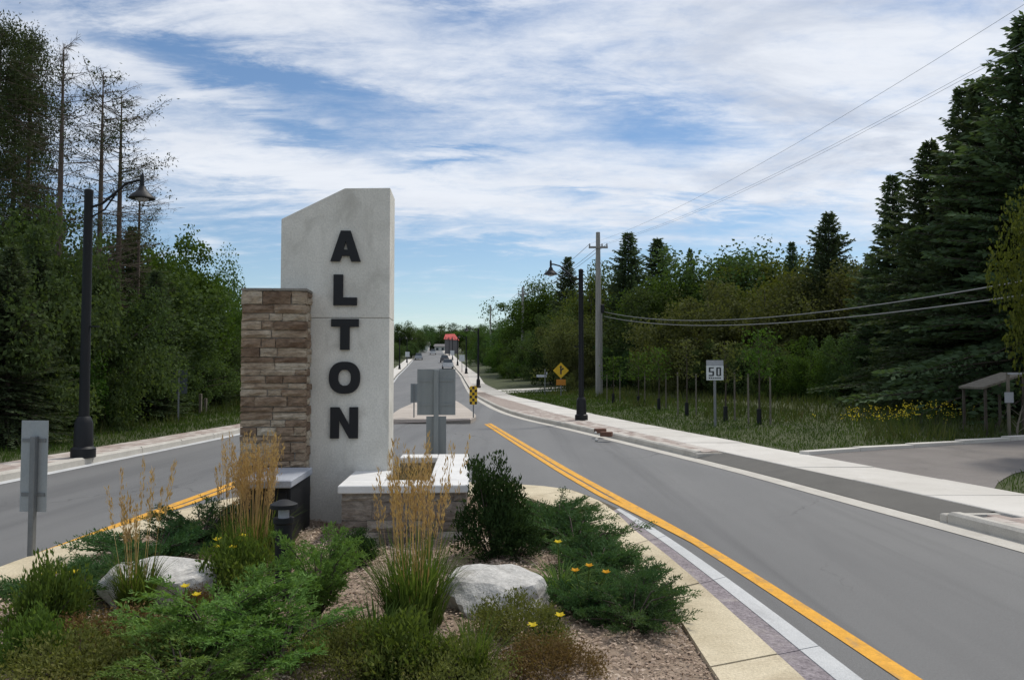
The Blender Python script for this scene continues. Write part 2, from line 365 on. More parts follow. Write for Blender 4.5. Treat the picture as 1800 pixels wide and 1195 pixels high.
L_spruce = leaf('needle_spruce', [(0.0, (0.044, 0.068, 0.036)), (0.5, (0.075, 0.112, 0.057)), (1.0, (0.112, 0.160, 0.080))], 0.28, objvar=0.45)
L_pine = leaf('needle_pine', [(0.0, (0.030, 0.042, 0.018)), (0.5, (0.050, 0.068, 0.028)), (1.0, (0.080, 0.095, 0.040))], 0.2, objvar=0.3)
L_dead = leaf('twig_dead', [(0.0, (0.055, 0.045, 0.035)), (0.5, (0.090, 0.075, 0.058)), (1.0, (0.13, 0.105, 0.080))], 0.1)
L_jun = leaf('juniper_blue', [(0.0, (0.036, 0.078, 0.030)), (0.5, (0.072, 0.138, 0.052)), (1.0, (0.125, 0.200, 0.085))], 0.25, objvar=0.3)
L_junb = leaf('juniper_green', [(0.0, (0.070, 0.130, 0.032)), (0.5, (0.135, 0.235, 0.060)), (1.0, (0.220, 0.335, 0.110))], 0.3, objvar=0.3)
L_yew = leaf('yew_leaf', [(0.0, (0.018, 0.040, 0.014)), (0.5, (0.034, 0.068, 0.022)), (1.0, (0.062, 0.105, 0.032))], 0.2, objvar=0.25)
L_low = leaf('mound_leaf', [(0.0, (0.080, 0.095, 0.028)), (0.5, (0.150, 0.165, 0.050)), (0.8, (0.20, 0.19, 0.075)), (1.0, (0.23, 0.16, 0.085))], 0.3, objvar=0.4)
L_brown = leaf('mound_brown', [(0.0, (0.12, 0.075, 0.032)), (0.5, (0.19, 0.135, 0.055)), (1.0, (0.19, 0.19, 0.065))], 0.25, objvar=0.3)
L_blade = leaf('grass_blade', [(0.0, (0.055, 0.092, 0.022)), (0.5, (0.10, 0.155, 0.036)), (1.0, (0.19, 0.225, 0.070))], 0.4, objvar=0.3)
L_straw = leaf('grass_straw', [(0.0, (0.29, 0.175, 0.085)), (0.5, (0.49, 0.325, 0.175)), (1.0, (0.66, 0.49, 0.30))], 0.35)
L_lawn = leaf('lawn_blade', [(0.0, (0.032, 0.058, 0.013)), (0.5, (0.056, 0.098, 0.020)), (1.0, (0.092, 0.130, 0.030))], 0.35)
L_weed = leaf('weed_blade', [(0.0, (0.040, 0.058, 0.018)), (0.5, (0.070, 0.090, 0.030)), (0.85, (0.10, 0.10, 0.045)), (1.0, (0.13, 0.10, 0.065))], 0.3)
L_petal = leaf('petal_yellow', [(0.0, (0.62, 0.46, 0.03)), (0.5, (0.78, 0.62, 0.06)), (1.0, (0.85, 0.74, 0.14))], 0.3)
L_petalo = leaf('petal_orange', [(0.0, (0.65, 0.30, 0.02)), (1.0, (0.80, 0.48, 0.06))], 0.3)
L_chip = leaf('mulch_chip', [(0.0, (0.21, 0.145, 0.105)), (0.4, (0.43, 0.33, 0.255)), (0.75, (0.58, 0.48, 0.385)), (1.0, (0.72, 0.65, 0.55))], 0.0, 0.9)

def weather_asphalt():
    g = NT(M_asphalt.node_tree); b = g.n['Principled BSDF']; src = b.inputs['Base Color'].links[0].from_socket
    pos = g.node('ShaderNodeNewGeometry').outputs['Position']
    wn = g.node('ShaderNodeTexNoise'); g.link(pos, wn.inputs['Vector']); wn.inputs['Scale'].default_value = 1.6; wn.inputs['Detail'].default_value = 6
    v = g.node('ShaderNodeVectorMath', operation='MULTIPLY_ADD'); g.link(wn.outputs['Color'], v.inputs[0]); v.inputs[1].default_value = (0.9, 0.9, 0); g.link(pos, v.inputs[2])
    vo = g.node('ShaderNodeTexVoronoi', feature='DISTANCE_TO_EDGE'); g.link(g.mapping(v.outputs[0], scale=(1, 0.45, 1)), vo.inputs['Vector']); vo.inputs['Scale'].default_value = 0.33
    line = g.m('SUBTRACT', 1.0, g.smooth(vo.outputs['Distance'], 0.0006, 0.0042))
    mask = g.smooth(g.noise(pos, 0.33, 3, 0.5), 0.46, 0.60)
    col = g.mix(g.m('MULTIPLY', g.m('MULTIPLY', line, mask), 0.65), src, (0.05, 0.05, 0.05))
    grit = g.noise(pos, 420, 2, 0.6)
    col = g.mix(1.0, col, g.ramp(grit, [(0.25, (0.72,)*3), (0.55, (1.0,)*3), (0.8, (1.38,)*3)]), 'MULTIPLY')
    # paler worn wheel paths
    wp = g.smooth(g.noise(g.mapping(pos, (4, 0, 0), (0, 0, R(-7)), (1.0, 0.03, 1)), 1.1, 3, 0.5), 0.45, 0.65)
    col = g.mix(g.m('MULTIPLY', wp, 0.35), col, (0.185, 0.182, 0.176))
    g.link(col, b.inputs['Base Color'])
weather_asphalt()
# ------------------------------------------------------------------ the lie of the land and the lines of the road
def rise(y):
    y = np.asarray(y, float); return 9.25*np.clip((np.minimum(y, 285)-50)/230, 0, 2)**1.3
def curve(pts):
    ys = np.array([p[0] for p in pts], float); xs = np.array([p[1] for p in pts], float)
    t = np.linspace(ys[0], ys[-1], 3000); v = np.interp(t, ys, xs)
    w = max(3, int(2.2/(t[1]-t[0]))) | 1
    pad = np.concatenate([v[0]+(v[1]-v[0])*np.arange(-w, 0), v, v[-1]+(v[-1]-v[-2])*np.arange(1, w+1)])
    k = np.hanning(2*w+1); k /= k.sum(); v = np.convolve(pad, k, 'valid')
    return lambda y: np.interp(y, t, v)
Cc = lambda y: -3.0 - 0.1*(y-26)
wid = lambda y: 3.1+0.9*min(1, max(0, (y-60)/50))
far = [60, 100, 200, 300, 420]
R_edge = curve([(-12, 7.2), (4, 5.15), (7.4, 4.72), (8.5, 4.53), (10, 4.25), (13.2, 3.74), (16, 3.15), (20, 2.28), (24, 1.38), (28, 0.38), (32, -0.35), (37, -1.0), (44, -1.72)] + [(y, Cc(y)+wid(y)) for y in far])
R_out = curve([(-12, 9.6), (3.7, 7.55), (7.4, 6.95), (10.2, 6.45), (15.2, 5.45), (18, 4.98), (24.5, 3.83), (30.5, 2.88), (44, 1.25), (56, -0.45), (75, -2.6)] + [(y, Cc(y)+wid(y)+2.4) for y in (100, 200, 300, 420)])
L_edge = curve([(-12, -8.8), (0, -8.2), (8, -7.75), (12, -7.55), (20, -7.25), (28, -7.2), (36, -7.5), (44, -8.0)] + [(y, Cc(y)-wid(y)) for y in far])
L_out = curve([(-12, -10.2), (0, -9.4), (8, -8.95), (14, -8.65), (24, -8.15), (30, -8.2), (36, -8.65), (44, -9.4)] + [(y, Cc(y)-wid(y)-1.8) for y in far])
R_yel = curve([(-6, 2.75), (0, 2.45), (4.4, 2.15), (7.6, 1.84), (9.1, 1.62), (13.3, 0.97), (17.5, 0.40), (25.7, -0.70), (28, -1.0), (40, -2.3), (55, -4.2)])
L_yel_c = curve([(-6, -4.0), (4, -4.22), (8, -4.3), (12, -4.15), (18, -4.2), (25.7, -4.6), (40, -5.0), (55, -5.75)])
ISL_R = curve([(-6, 2.2), (0, 1.95), (4.3, 1.73), (6, 1.6), (7.5, 1.45), (9, 1.24), (10.2, 0.95), (11, 0.6)])
ISL_L = curve([(-6, -3.75), (0, -3.9), (4, -4.0), (6.7, -4.08), (8, -3.95), (9.2, -3.72), (10.3, -3.3), (11, -2.8)])
BED_R = curve([(-6, 1.3), (0, 1.15), (4.3, 1.0), (5.7, 1.08), (6.6, 1.03), (8.4, 0.75), (9.6, 0.35), (10.2, 0.0)])
BED_L = curve([(-6, -3.0), (0, -3.2), (4.5, -3.4), (6.5, -3.55), (8, -3.42), (9.4, -3.0), (10.2, -2.5)])

def ground_z(x, y):
    x = np.asarray(x, float); y = np.asarray(y, float)
    yy = np.clip(y, -12, 420); ro = R_out(yy); lo = L_out(yy)
    inside = np.minimum(np.clip((ro-0.25-x)/0.5, 0, 1), np.clip((x-lo-0.25)/0.5, 0, 1))
    side = np.clip((x-ro)/10, 0, 1)*0.35 + np.clip((lo-x)/10, 0, 1)*0.4
    return rise(y) + 0.105*(1-inside) - 0.28*inside + side*np.clip((y-14)/10, 0, 1)

def build_ground():
    xs = np.unique(np.concatenate([np.arange(-30, 30.01, 0.3), np.arange(-80, 80, 3.0), np.linspace(-3000, 3000, 61)]))
    ys = np.unique(np.concatenate([np.arange(-12, 60, 0.5), np.arange(60, 300, 3.0), np.linspace(300, 3500, 40), [-400, -100, -40]]))
    # keep the verge steps of the bending road resolved further out
    xs = np.unique(np.concatenate([xs, np.arange(-48, -5, 0.5)]))
    X, Y = np.meshgrid(xs, ys); Z = ground_z(X, Y)
    V = np.stack([X, Y, Z], -1).reshape(-1, 3); nx, ny = len(xs), len(ys)
    i = (np.arange(ny-1)[:, None]*nx + np.arange(nx-1)[None]).ravel()
    put('ground', mesh_np('ground', V, np.stack([i, i+1, i+1+nx, i+nx], 1), M_ground, smooth=True), kind='structure')
build_ground()

def strip(name, fa, fb, ys, za, zb, mat, parent=None, kind='structure', nx=1, **kw):
    """a sheet between the lines fa and fb"""
    ys = np.asarray(ys, float); t = np.linspace(0, 1, nx+1)
    A = np.array([fa(y) for y in ys]); B = np.array([fb(y) for y in ys])
    X = A[:, None]*(1-t) + B[:, None]*t; Y = np.repeat(ys[:, None], nx+1, 1)
    Z = rise(ys)[:, None] + za*(1-t) + zb*t
    V = np.stack([X, Y, Z], -1).reshape(-1, 3); n = nx+1
    i = (np.arange(len(ys)-1)[:, None]*n + np.arange(nx)[None]).ravel()
    return put(name, mesh_np(name, V, np.stack([i, i+1, i+1+n, i+n], 1), mat), parent, kind=kind if parent is None else None, **kw)
def slab(name, fa, fb, y0, y1, z0, z1, mat, parent, seg=3, bev=0.012):
    """one poured slab between two lines, its top edges eased"""
    m = MB(); ys = np.linspace(y0, y1, seg+1); z = float(rise((y0+y1)/2))
    rows = []
    for j, y in enumerate(ys):
        a, b = float(fa(y)), float(fb(y)); s = 1 if b > a else -1
        ye = y + (bev if j == 0 else -bev if j == seg else 0)
        rows.append(([a, y, z0], [a, y, z1-bev], [a+s*bev, ye, z1], [b-s*bev, ye, z1], [b, y, z1-bev], [b, y, z0]))
    vs = [(p[0], p[1], p[2]+z) for r in rows for p in r]; fs = []
    for j in range(seg):
        for k in range(5): fs.append((j*6+k, j*6+k+1, (j+1)*6+k+1, (j+1)*6+k))
    fs += [tuple(range(6)), tuple(seg*6+k for k in range(5, -1, -1))]
    m._add(vs, fs); return put(name, m.mesh(name, mat), parent)

YS = np.concatenate([np.arange(-12, 60, 1.0), np.arange(60, 292, 4.0)])
strip('road', L_edge, R_edge, YS, 0.0, 0.0, M_asphalt, nx=4)
# ---- painted lines
def line(name, f, off, w, ys, label):
    o_ = (lambda y: off*float(np.clip((y-ys[0])/3.2, 0, 1))); zz = 0.005 if off == 0 else 0.0075
    o = strip(name, lambda y: f(y)+o_(y)-w/2, lambda y: f(y)+o_(y)+w/2, ys, zz, zz, M_yellow)
    o['label'] = label
line('yellow_line', R_yel, 0.0, 0.125, np.arange(-6, 26.2, 0.4), 'yellow line along the right side of the planted island')
line('yellow_line', R_yel, -0.155, 0.105, np.arange(7.6, 26.0, 0.4), 'second yellow line behind the island on the right')
line('yellow_line', L_yel_c, 0.0, 0.12, np.arange(-6, 26.2, 0.4), 'yellow line along the left side of the planted island')
line('yellow_line', L_yel_c, 0.155, 0.105, np.arange(7.0, 26.0, 0.4), 'second yellow line behind the island on the left')

# ---- right side: gutter, kerb, pavers, apron, sidewalk
APR0, APR1 = 8.9, 15.4
strip('gutter', lambda y: R_edge(y)-0.02, lambda y: R_edge(y)+0.30, YS, 0.006, 0.006, M_kerb)
kerb = put('kerb', None, kind='structure')
KB0 = lambda y: R_edge(y)+0.29
KB1 = lambda y: R_edge(y)+0.44
for ka, kb in ((-8.0, APR0-0.11), (APR1+0.11, 62.0)):
    nk = int(round((kb-ka)/1.8))
    for i in range(nk):
        y0, y1 = ka+(kb-ka)*i/nk, ka+(kb-ka)*(i+1)/nk
        slab('kerb_stone', KB0, KB1, y0+0.006, y1-0.006, -0.25, 0.135, M_kerb, kerb, 2, 0.03)
strip('kerb', KB0, KB1, np.arange(62, 290, 4.0), 0.13, 0.13, M_kerb)
S_in = lambda y: R_out(y)-1.32
# apron ramp
strip('driveway_apron', lambda y: R_edge(y)+0.285, lambda y: S_in(y)+0.01, np.linspace(APR0, APR1, 12), 0.012, 0.118, M_apron)
slab('kerb_flare', lambda y: R_edge(y)+0.29, lambda y: S_in(y), APR0-0.10, APR0, -0.2, 0.10, M_kerb, kerb, 1)
slab('kerb_flare', lambda y: R_edge(y)+0.29, lambda y: S_in(y), APR1, APR1+0.10, -0.2, 0.10, M_kerb, kerb, 1)
walk = put('sidewalk', None, kind='structure')
y = -8.0; k = 0
while y < 74:
    L = 1.5
    slab('sidewalk_slab', S_in, R_out, y+0.006, y+L-0.006, -0.2, 0.125+0.004*math.sin(k*2.3), M_walk, walk, 2, 0.01); y += L; k += 1
strip('sidewalk', lambda y: R_out(y)-1.32, R_out, np.arange(74, 290, 4.0), 0.125, 0.125, M_walk)

def paver_field(fa, fb, y0, y1, name, z=0.125, pl=0.30, pw=0.15, nmax=290, bed_from=None, first=7.0):
    """running-bond pavers: the nearest ones single, the rest one mesh"""
    root = put(name, None, kind='structure')
    strip('paver_bed', fa, fb, np.arange(y0, y1+0.01, 0.5), z-0.012, z-0.012, M_paverbed, parent=root)
    proto = MB(); proto.box(-0.5, 0.5, -0.5, 0.5, -0.06, 0, bev=0.0)
    bm = MB(); bm.box(-pw/2+.003, pw/2-.003, -pl/2+.003, pl/2-.003, -0.06, 0.0, bev=0.006)
    pm = bm.mesh('paver', M_paver); cnt = 0; rest = []
    rows = int((y1-y0)/pl)
    for j in range(rows):
        yy = y0+(j+0.5)*pl; a, b = fa(yy), fb(yy)
        nn = int((b-a)/pw)
        for i in range(nn):
            yo = yy + (pl/2 if i % 2 else 0); dy = 0.5
            sl = math.atan2(-(fa(yo+dy)-fa(yo-dy)), 2*dy)
            x = fa(yo) + (i+0.5)*(b-a)/nn
            zz = z + random.uniform(-0.003, 0.003) + float(rise(yo))
            if yo > first and cnt < nmax:
                o = put('paver', pm, root, (x, yo, zz), (random.uniform(-.006, .006), random.uniform(-.006, .006), sl), (( (b-a)/nn)/pw, 1, 1)); cnt += 1
            else: rest.append((x, yo, zz, (b-a)/nn))
    if rest:
        v = np.array([q[:3] for q in rest]); wx = np.array([q[3] for q in rest])/2-.003
        n = len(v); dx = np.stack([wx, np.zeros(n), np.zeros(n)], 1); dy = np.array([0, pl/2-.003, 0])
        V = np.stack([v-dx-dy, v+dx-dy, v+dx+dy, v-dx+dy], 1).reshape(-1, 3)
        o = put('paver', mesh_np('paver_rest', V, np.arange(4*n).reshape(n, 4), M_paver), root, kind='stuff')
paver_field(lambda y: R_edge(y)+0.445, lambda y: S_in(y)-0.006, -2.0, APR0-0.11, 'paver_strip', first=5.0)
paver_field(lambda y: R_edge(y)+0.445, lambda y: S_in(y)-0.006, APR1+0.11, 58, 'paver_strip')
strip('paver_strip', lambda y: R_edge(y)+0.44, lambda y: R_out(y)-1.32, np.arange(58, 290, 4.0), 0.122, 0.122, M_paver)
# ---- left side
strip('gutter', lambda y: L_edge(y)-0.20, lambda y: L_edge(y)+0.02, YS, 0.006, 0.006, M_gutter)
kerb2 = put('kerb', None, kind='structure'); y = 2.0
while y < 50:
    slab('kerb_stone', lambda y: L_edge(y)-0.34, lambda y: L_edge(y)-0.19, y+0.006, y+1.794, -0.2, 0.135, M_kerb, kerb2, 2, 0.03); y += 1.8
strip('kerb', lambda y: L_edge(y)-0.34, lambda y: L_edge(y)-0.19, np.arange(50, 290, 4.0), 0.13, 0.13, M_kerb)
paver_field(lambda y: L_out(y), lambda y: L_edge(y)-0.345, 6.0, 40, 'paver_strip', first=10.5)
strip('paver_strip', L_out, lambda y: L_edge(y)-0.34, np.arange(40, 290, 4.0), 0.122, 0.122, M_walk)

# ---- driveway on the right
def build_driveway():
    near = [(6.40, 10.6), (6.85, 11.3), (7.9, 12.5), (11, 14.2), (24, 19.9)]
    farl = [(5.52, 14.9), (6.6, 15.5), (11.2, 17.45), (17, 19.9), (24, 22.9)]
    nr = 30
    def poly(P, t):
        P = np.array(P, float); s = np.concatenate([[0], np.cumsum(np.linalg.norm(np.diff(P, axis=0), axis=1))]); s /= s[-1]
        return np.stack([np.interp(t, s, P[:, 0]), np.interp(t, s, P[:, 1])], 1)
    t = np.linspace(0, 1, nr); A, B = poly(near, t), poly(farl, t); u = np.linspace(0, 1, 13)
    G = A[:, None]*(1-u)[None, :, None] + B[:, None]*u[None, :, None]
    G[0, :, 0] = R_out(G[0, :, 1])+0.008
    Z = np.maximum(ground_z(G[..., 0], G[..., 1]), 0.105)+0.012
    V = np.concatenate([G, Z[..., None]], -1).reshape(-1, 3); n = 13
    i = (np.arange(nr-1)[:, None]*n + np.arange(n-1)[None]).ravel()
    put('driveway', mesh_np('driveway', V, np.stack([i, i+1, i+1+n, i+n], 1), M_drive, smooth=True), kind='structure')
    kd = put('kerb', None, kind='structure')
    for P, sgn in ((farl, 1),):
        Q = poly(P, np.linspace(0.0, 1, 15))
        for a, b in zip(Q[:-1], Q[1:]):
            d = (b-a)/np.linalg.norm(b-a); nrm = np.array([-d[1], d[0]])*sgn
            a2, b2 = a+d*0.006, b-d*0.006; w = 0.22 if sgn > 0 else 0.14
            z = float(np.max(ground_z(*(np.array([a, b]).T)))); m = MB()
            m.prism_z([tuple(a2), tuple(b2), tuple(b2+nrm*w), tuple(a2+nrm*w)], z-0.25, max(z, .105)+(0.07 if sgn > 0 else 0.025))
            put('kerb_stone', m.mesh('kerb_stone', M_walk if sgn > 0 else M_kerb), kd)
build_driveway()

def side_road():
    y0, y1 = 56.0, 62.0; xs = np.linspace(0, 1, 14); V = []
    for t in xs:
        for yy in (y0, y1):
            x = float(R_out(yy))-0.05+t*26; V.append((x, yy+t*4, max(float(ground_z(x, yy+t*4)), float(rise(yy+t*4))+.1)+.03))
    i = np.arange(13)*2; put('side_road', mesh_np('side_road', V, np.stack([i, i+2, i+3, i+1], 1), M_walk), kind='structure')
side_road()
# ---- the planted island: bed, slabs round it, kerb face, gutter
def ring(rf, lf, yend, ys=np.arange(-6, 11.01, 0.5), back=None):
    pass
ISL_Z = 0.135
isl = put('island_pavement', None, kind='structure')
def seg_polys():
    """outline points (outer) walked from near right, round the back, to near left, with matching inner points"""
    O, I = [], []
    for y in np.arange(-6, 10.6, 0.3): O.append((float(ISL_R(y)), y)); I.append((float(BED_R(y*0.93+0.0)), y*0.93))
    a0 = O[-1]; e0 = (float(ISL_L(10.4)), 10.4)
    ri = I[-1]; li = (float(BED_L(9.7)), 9.7)
    for k in range(1, 12):
        t = k/12; b = 4*t*(1-t)
        O.append((a0[0]*(1-t)+e0[0]*t, a0[1]*(1-t)+e0[1]*t + 0.75*b**0.7)); I.append((ri[0]*(1-t)+li[0]*t, ri[1]*(1-t)+li[1]*t + 0.35*b**0.7))
    for y in np.arange(10.4, -6.01, -0.3): O.append((float(ISL_L(y)), y)); I.append((float(BED_L(y*0.93)), y*0.93))
    return np.array(O), np.array(I)
ISO, ISI = seg_polys()
def build_island():
    n = len(ISO)
    s = np.concatenate([[0], np.cumsum(np.linalg.norm(np.diff(ISO, axis=0), axis=1))])
    def seg(a, b, u): return a*(1-u)+b*u
    inner_to = ISO + (ISI-ISO)*0.0
    # slabs of roughly 1.3 m
    i = 0
    while i < n-1:
        j = i+1
        while j < n-1 and s[j]-s[i] < 1.35: j += 1
        m = MB(); pts_o, pts_i = ISO[i:j+1].copy(), ISI[i:j+1].copy()
        g = 0.008; d = (pts_o[1]-pts_o[0])/np.linalg.norm(pts_o[1]-pts_o[0]); pts_o[0] += d*g; pts_i[0] += d*g
        d = (pts_o[-1]-pts_o[-2])/np.linalg.norm(pts_o[-1]-pts_o[-2]); pts_o[-1] -= d*g; pts_i[-1] -= d*g
        bw = np.array([0.055+0.245*float(np.clip((9.6-q[1])/1.6, 0, 1))*(q[0] > 0) for q in pts_o])[:, None]
        outer = pts_o + (pts_i-pts_o)/np.linalg.norm(pts_i-pts_o, axis=1, keepdims=True)*bw
        m.prism_z([tuple(p) for p in outer]+[tuple(p) for p in pts_i[::-1]], -0.1, ISL_Z+0.003*math.sin(i))
        put('pavement_slab', m.mesh('pavement_slab', M_island), isl); i = j
    # kerb face, battered, and gutter pan
    ctr = (ISI-ISO)/np.linalg.norm(ISI-ISO, axis=1, keepdims=True)
    def belt(o0, z0, o1, z1, mat, nm, root=None, kind='structure'):
        A = ISO+ctr*o0; B = ISO+ctr*o1
        V = np.concatenate([np.c_[A, np.full(n, z0)], np.c_[B, np.full(n, z1)]]); k = np.arange(n-1)
        return put(nm, mesh_np(nm, V, np.stack([k, k+1, k+1+n, k+n], 1), mat), root, kind=kind)
    belt(-0.03, -0.02, 0.004, ISL_Z-0.012, M_kerb, 'kerb_face')
    kr = put('island_kerb', None, kind='structure')
    rt = [i for i in range(n-1) if ISO[i, 0] > 0 and ISO[i, 1] < 9.6]
    for a in range(0, len(rt)-5, 5):
        ii = rt[a:a+6]; m = MB(); o = ISO[ii].copy(); c = ctr[ii]; d = (o[-1]-o[0])/np.linalg.norm(o[-1]-o[0]); o[0] += d*.005; o[-1] -= d*.005
        f = np.clip((9.8-o[:, 1])/1.6, 0.05, 1)[:, None]
        m.prism_z([tuple(p) for p in o+c*0.0]+[tuple(p) for p in (o+c*.14*f)[::-1]], -.1, ISL_Z-.002); put('kerb_stone', m.mesh('kerb_stone', M_gutter), kr)
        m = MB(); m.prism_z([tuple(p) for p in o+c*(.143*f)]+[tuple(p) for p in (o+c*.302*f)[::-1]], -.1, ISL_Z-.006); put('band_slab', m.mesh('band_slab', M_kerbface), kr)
    # bed soil, gently mounded
    poly = ISI
    from mathutils.geometry import tessellate_polygon
    xs = np.arange(-3.8, 1.6, 0.12); ys = np.arange(-6, 10.6, 0.12); X, Y = np.meshgrid(xs, ys)
    Z = bed_z(X, Y); V = np.stack([X, Y, Z], -1).reshape(-1, 3); nx, ny = len(xs), len(ys)
    i = (np.arange(ny-1)[:, None]*nx + np.arange(nx-1)[None]).ravel()
    F = np.stack([i, i+1, i+1+nx, i+nx], 1)
    keep = in_bed(V[F].mean(1)[:, 0], V[F].mean(1)[:, 1], -0.12)
    me = mesh_np('planting_bed', V, F[keep], M_mulch, smooth=True)
    put('planting_bed', me, kind='structure')
def in_bed(x, y, m=0.0):
    yy = np.clip(y, -6, 10.3)
    return (x < BED_R(yy)-m) & (x > BED_L(yy)+m) & (y < 10.0-m)
def bed_z(x, y):
    x = np.asarray(x, float); y = np.asarray(y, float); yy = np.clip(y, -6, 10.3)
    e = np.minimum(np.minimum(BED_R(yy)-x, x-BED_L(yy)), 10.1-y)
    b = np.clip(e/1.1, 0, 1); b = b*b*(3-2*b)
    n = 0.02*np.sin(x*5.1+y*3.3)+0.015*np.sin(x*9.7-y*7.1+1)
    return 0.105 + 0.10*b + n*b
build_island()

# ---- second island beyond the crossing
def build_median():
    Y0, Y1 = 26.0, 58.0
    r = curve([(26, -1.35), (28, -1.2), (33, -1.75), (40, -2.6), (50, -4.0), (58, -5.3)])
    l = curve([(26, -4.15), (28, -4.3), (33, -4.7), (40, -4.95), (50, -5.4), (58, -5.75)])
    root = put('median_island', None, kind='structure')
    y = Y0
    while y < Y1:
        slab('median_slab', l, r, y+0.008, min(y+2.0, Y1)-0.008, -0.15, 0.15, M_medslab, root, 3, 0.03); y += 2.0
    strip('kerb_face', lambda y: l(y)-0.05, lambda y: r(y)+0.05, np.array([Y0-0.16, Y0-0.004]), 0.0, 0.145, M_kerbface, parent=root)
M_medslab = surf('median_concrete', [(0.25, (0.42, 0.37, 0.32)), (0.75, (0.54, 0.48, 0.42))], 1.2, 0.9, 0.2, 60, var=0.3)
build_median()

# ------------------------------------------------------------------ gateway sign: concrete slab, stone pillar, planter
MON = put('gateway_sign', None, loc=(-1.75, 7.86, 0), rot=(0, 0, R(3.27)),
          label='town entrance sign of grey concrete slab with black letters, stone pillar and planter', cat='sign')
def letter_mesh(ch):
    """heavy sans capitals, 0.30 high, drawn as outlines and extruded"""
    H = 0.305; m = MB(); d0, d1 = -0.035, -0.004
    if ch == 'L': m.prism_y([(-.115, 0), (.115, 0), (.115, .078), (-.022, .078), (-.022, H), (-.115, H)], d0, d1)
    elif ch == 'T': m.prism_y([(-.046, 0), (.046, 0), (.046, .228), (.135, .228), (.135, H), (-.135, H), (-.135, .228), (-.046, .228)], d0, d1)
    elif ch == 'N': m.prism_y([(-.135, 0), (-.05, 0), (-.05, .178), (.048, 0), (.135, 0), (.135, H), (.05, H), (.05, .127), (-.048, H), (-.135, H)], d0, d1)
    elif ch == 'A':
        o = [(-.148, 0), (-.055, 0), (-.037, .055), (.037, .055), (.055, 0), (.148, 0), (.048, H), (-.048, H)]
        h = [(-.020, .115), (.020, .115), (0, .205)]
        # split into left and right halves joined at the crossbar and apex
        m.prism_y([(-.148, 0), (-.055, 0), (-.037, .055), (0, .055), (0, .115), (-.020, .115), (0, .205), (0, H), (-.048, H)], d0, d1)
        m.prism_y([(.148, 0), (.055, 0), (.037, .055), (0, .055), (0, .115), (.020, .115), (0, .205), (0, H), (.048, H)], d0, d1)
    elif ch == 'O':
        n = 40; a, b, ai, bi = 0.152, H/2+.006, 0.062, 0.078
        def sup(t, A, B, e=0.86):
            c, s = math.cos(t), math.sin(t); return (A*math.copysign(abs(c)**e, c), H/2+B*math.copysign(abs(s)**e, s))
        o = [sup(2*math.pi*k/n, a, b) for k in range(n)]; i = [sup(2*math.pi*k/n, ai, bi) for k in range(n)]
        for k in range(n):
            q = (k+1) % n
            m.quad((*o[k][:1], d0, o[k][1]), (o[q][0], d0, o[q][1]), (i[q][0], d0, i[q][1]), (i[k][0], d0, i[k][1]))
            m.quad((*o[k][:1], d0, o[k][1]), (o[q][0], d0, o[q][1]), (o[q][0], d1, o[q][1]), (o[k][0], d1, o[k][1]))
            m.quad((i[k][0], d0, i[k][1]), (i[q][0], d0, i[q][1]), (i[q][0], d1, i[q][1]), (i[k][0], d1, i[k][1]))
    return m.mesh('letter', M_letter)
def build_slab():
    # lower and upper pours with a recessed joint between them
    x0, x1, T = -0.535, 0.535, 0.50
    def pour(poly, nm):
        bm = bmesh.new(); n = len(poly)
        f = [bm.verts.new((x, 0, z)) for x, z in poly]; b = [bm.verts.new((x, T, z)) for x, z in poly]
        bm.faces.new(f); bm.faces.new(b[::-1])
        for i in range(n): bm.faces.new((f[i], b[i], b[(i+1) % n], f[(i+1) % n]))
        bmesh.ops.recalc_face_normals(bm, faces=bm.faces[:])
        bmesh.ops.bevel(bm, geom=bm.edges[:], offset=0.007, segments=2, affect='EDGES', profile=0.5)
        me = bpy.data.meshes.new(nm); bm.to_mesh(me); bm.free(); me.materials.append(M_conc); return me
    J = 2.19
    lo = put('concrete_slab', pour([(x0, -0.1), (x1, -0.1), (x1, J-0.002), (x0, J-0.002)], 'concrete_slab'), MON)
    hi = put('concrete_slab', pour([(x0, J+0.002), (x1, J+0.002), (x1, 3.495), (0.085, 3.485), (x0, 3.17)], 'concrete_slab'), MON)
    m = MB(); m.box(x0+0.02, x1-0.02, 0.02, T-0.02, J-0.03, J+0.03); put('joint', m.mesh('joint', M_conc), MON)
    for ch, py in zip('ALTON', (460, 537, 615, 691, 770)):
        z = at(610, py, 7.86).z; x = (610-900)/1400*7.86+1.75 - 0.02
        put('letter', letter_mesh(ch), lo if z < J else hi, (x, 0, z))
    # form-tie plugs
build_slab()

def stone_variants(n=10):
    out = []
    for k in range(n):
        r = np.random.default_rng(100+k); m = MB()
        xs = [-0.5, -0.5+r.uniform(.2, .4), 0.5-r.uniform(.2, .4), 0.5]; zs = [-0.5, r.uniform(-.15, .15), 0.5]
        pts = {}
        for i, x in enumerate(xs):
            for j, z in enumerate(zs):
                e = (i in (0, 3)) or (j in (0, 2))
                pts[i, j] = (x+r.uniform(-.02, .02), -0.5+(r.uniform(0, .12) if e else r.uniform(-.18, .0)), z+r.uniform(-.05, .05))
        vs = [pts[i, j] for i in range(4) for j in range(3)]
        idx = lambda i, j: i*3+j
        fs = [(idx(i, j), idx(i+1, j), idx(i+1, j+1), idx(i, j+1)) for i in range(3) for j in range(2)]
        b = len(vs); vs += [(-.5, .5, -.5), (.5, .5, -.5), (.5, .5, .5), (-.5, .5, .5)]
        fs += [(b, b+1, b+2, b+3), (idx(0, 0), b, b+3, idx(0, 2), idx(0, 1)), (idx(3, 0), idx(3, 1), idx(3, 2), b+2, b+1),
               (idx(0, 0), idx(1, 0), idx(2, 0), idx(3, 0), b+1, b), (idx(0, 2), b+3, b+2, idx(3, 2), idx(2, 2), idx(1, 2))]
        m._add(vs, fs); out.append(m)
    return out
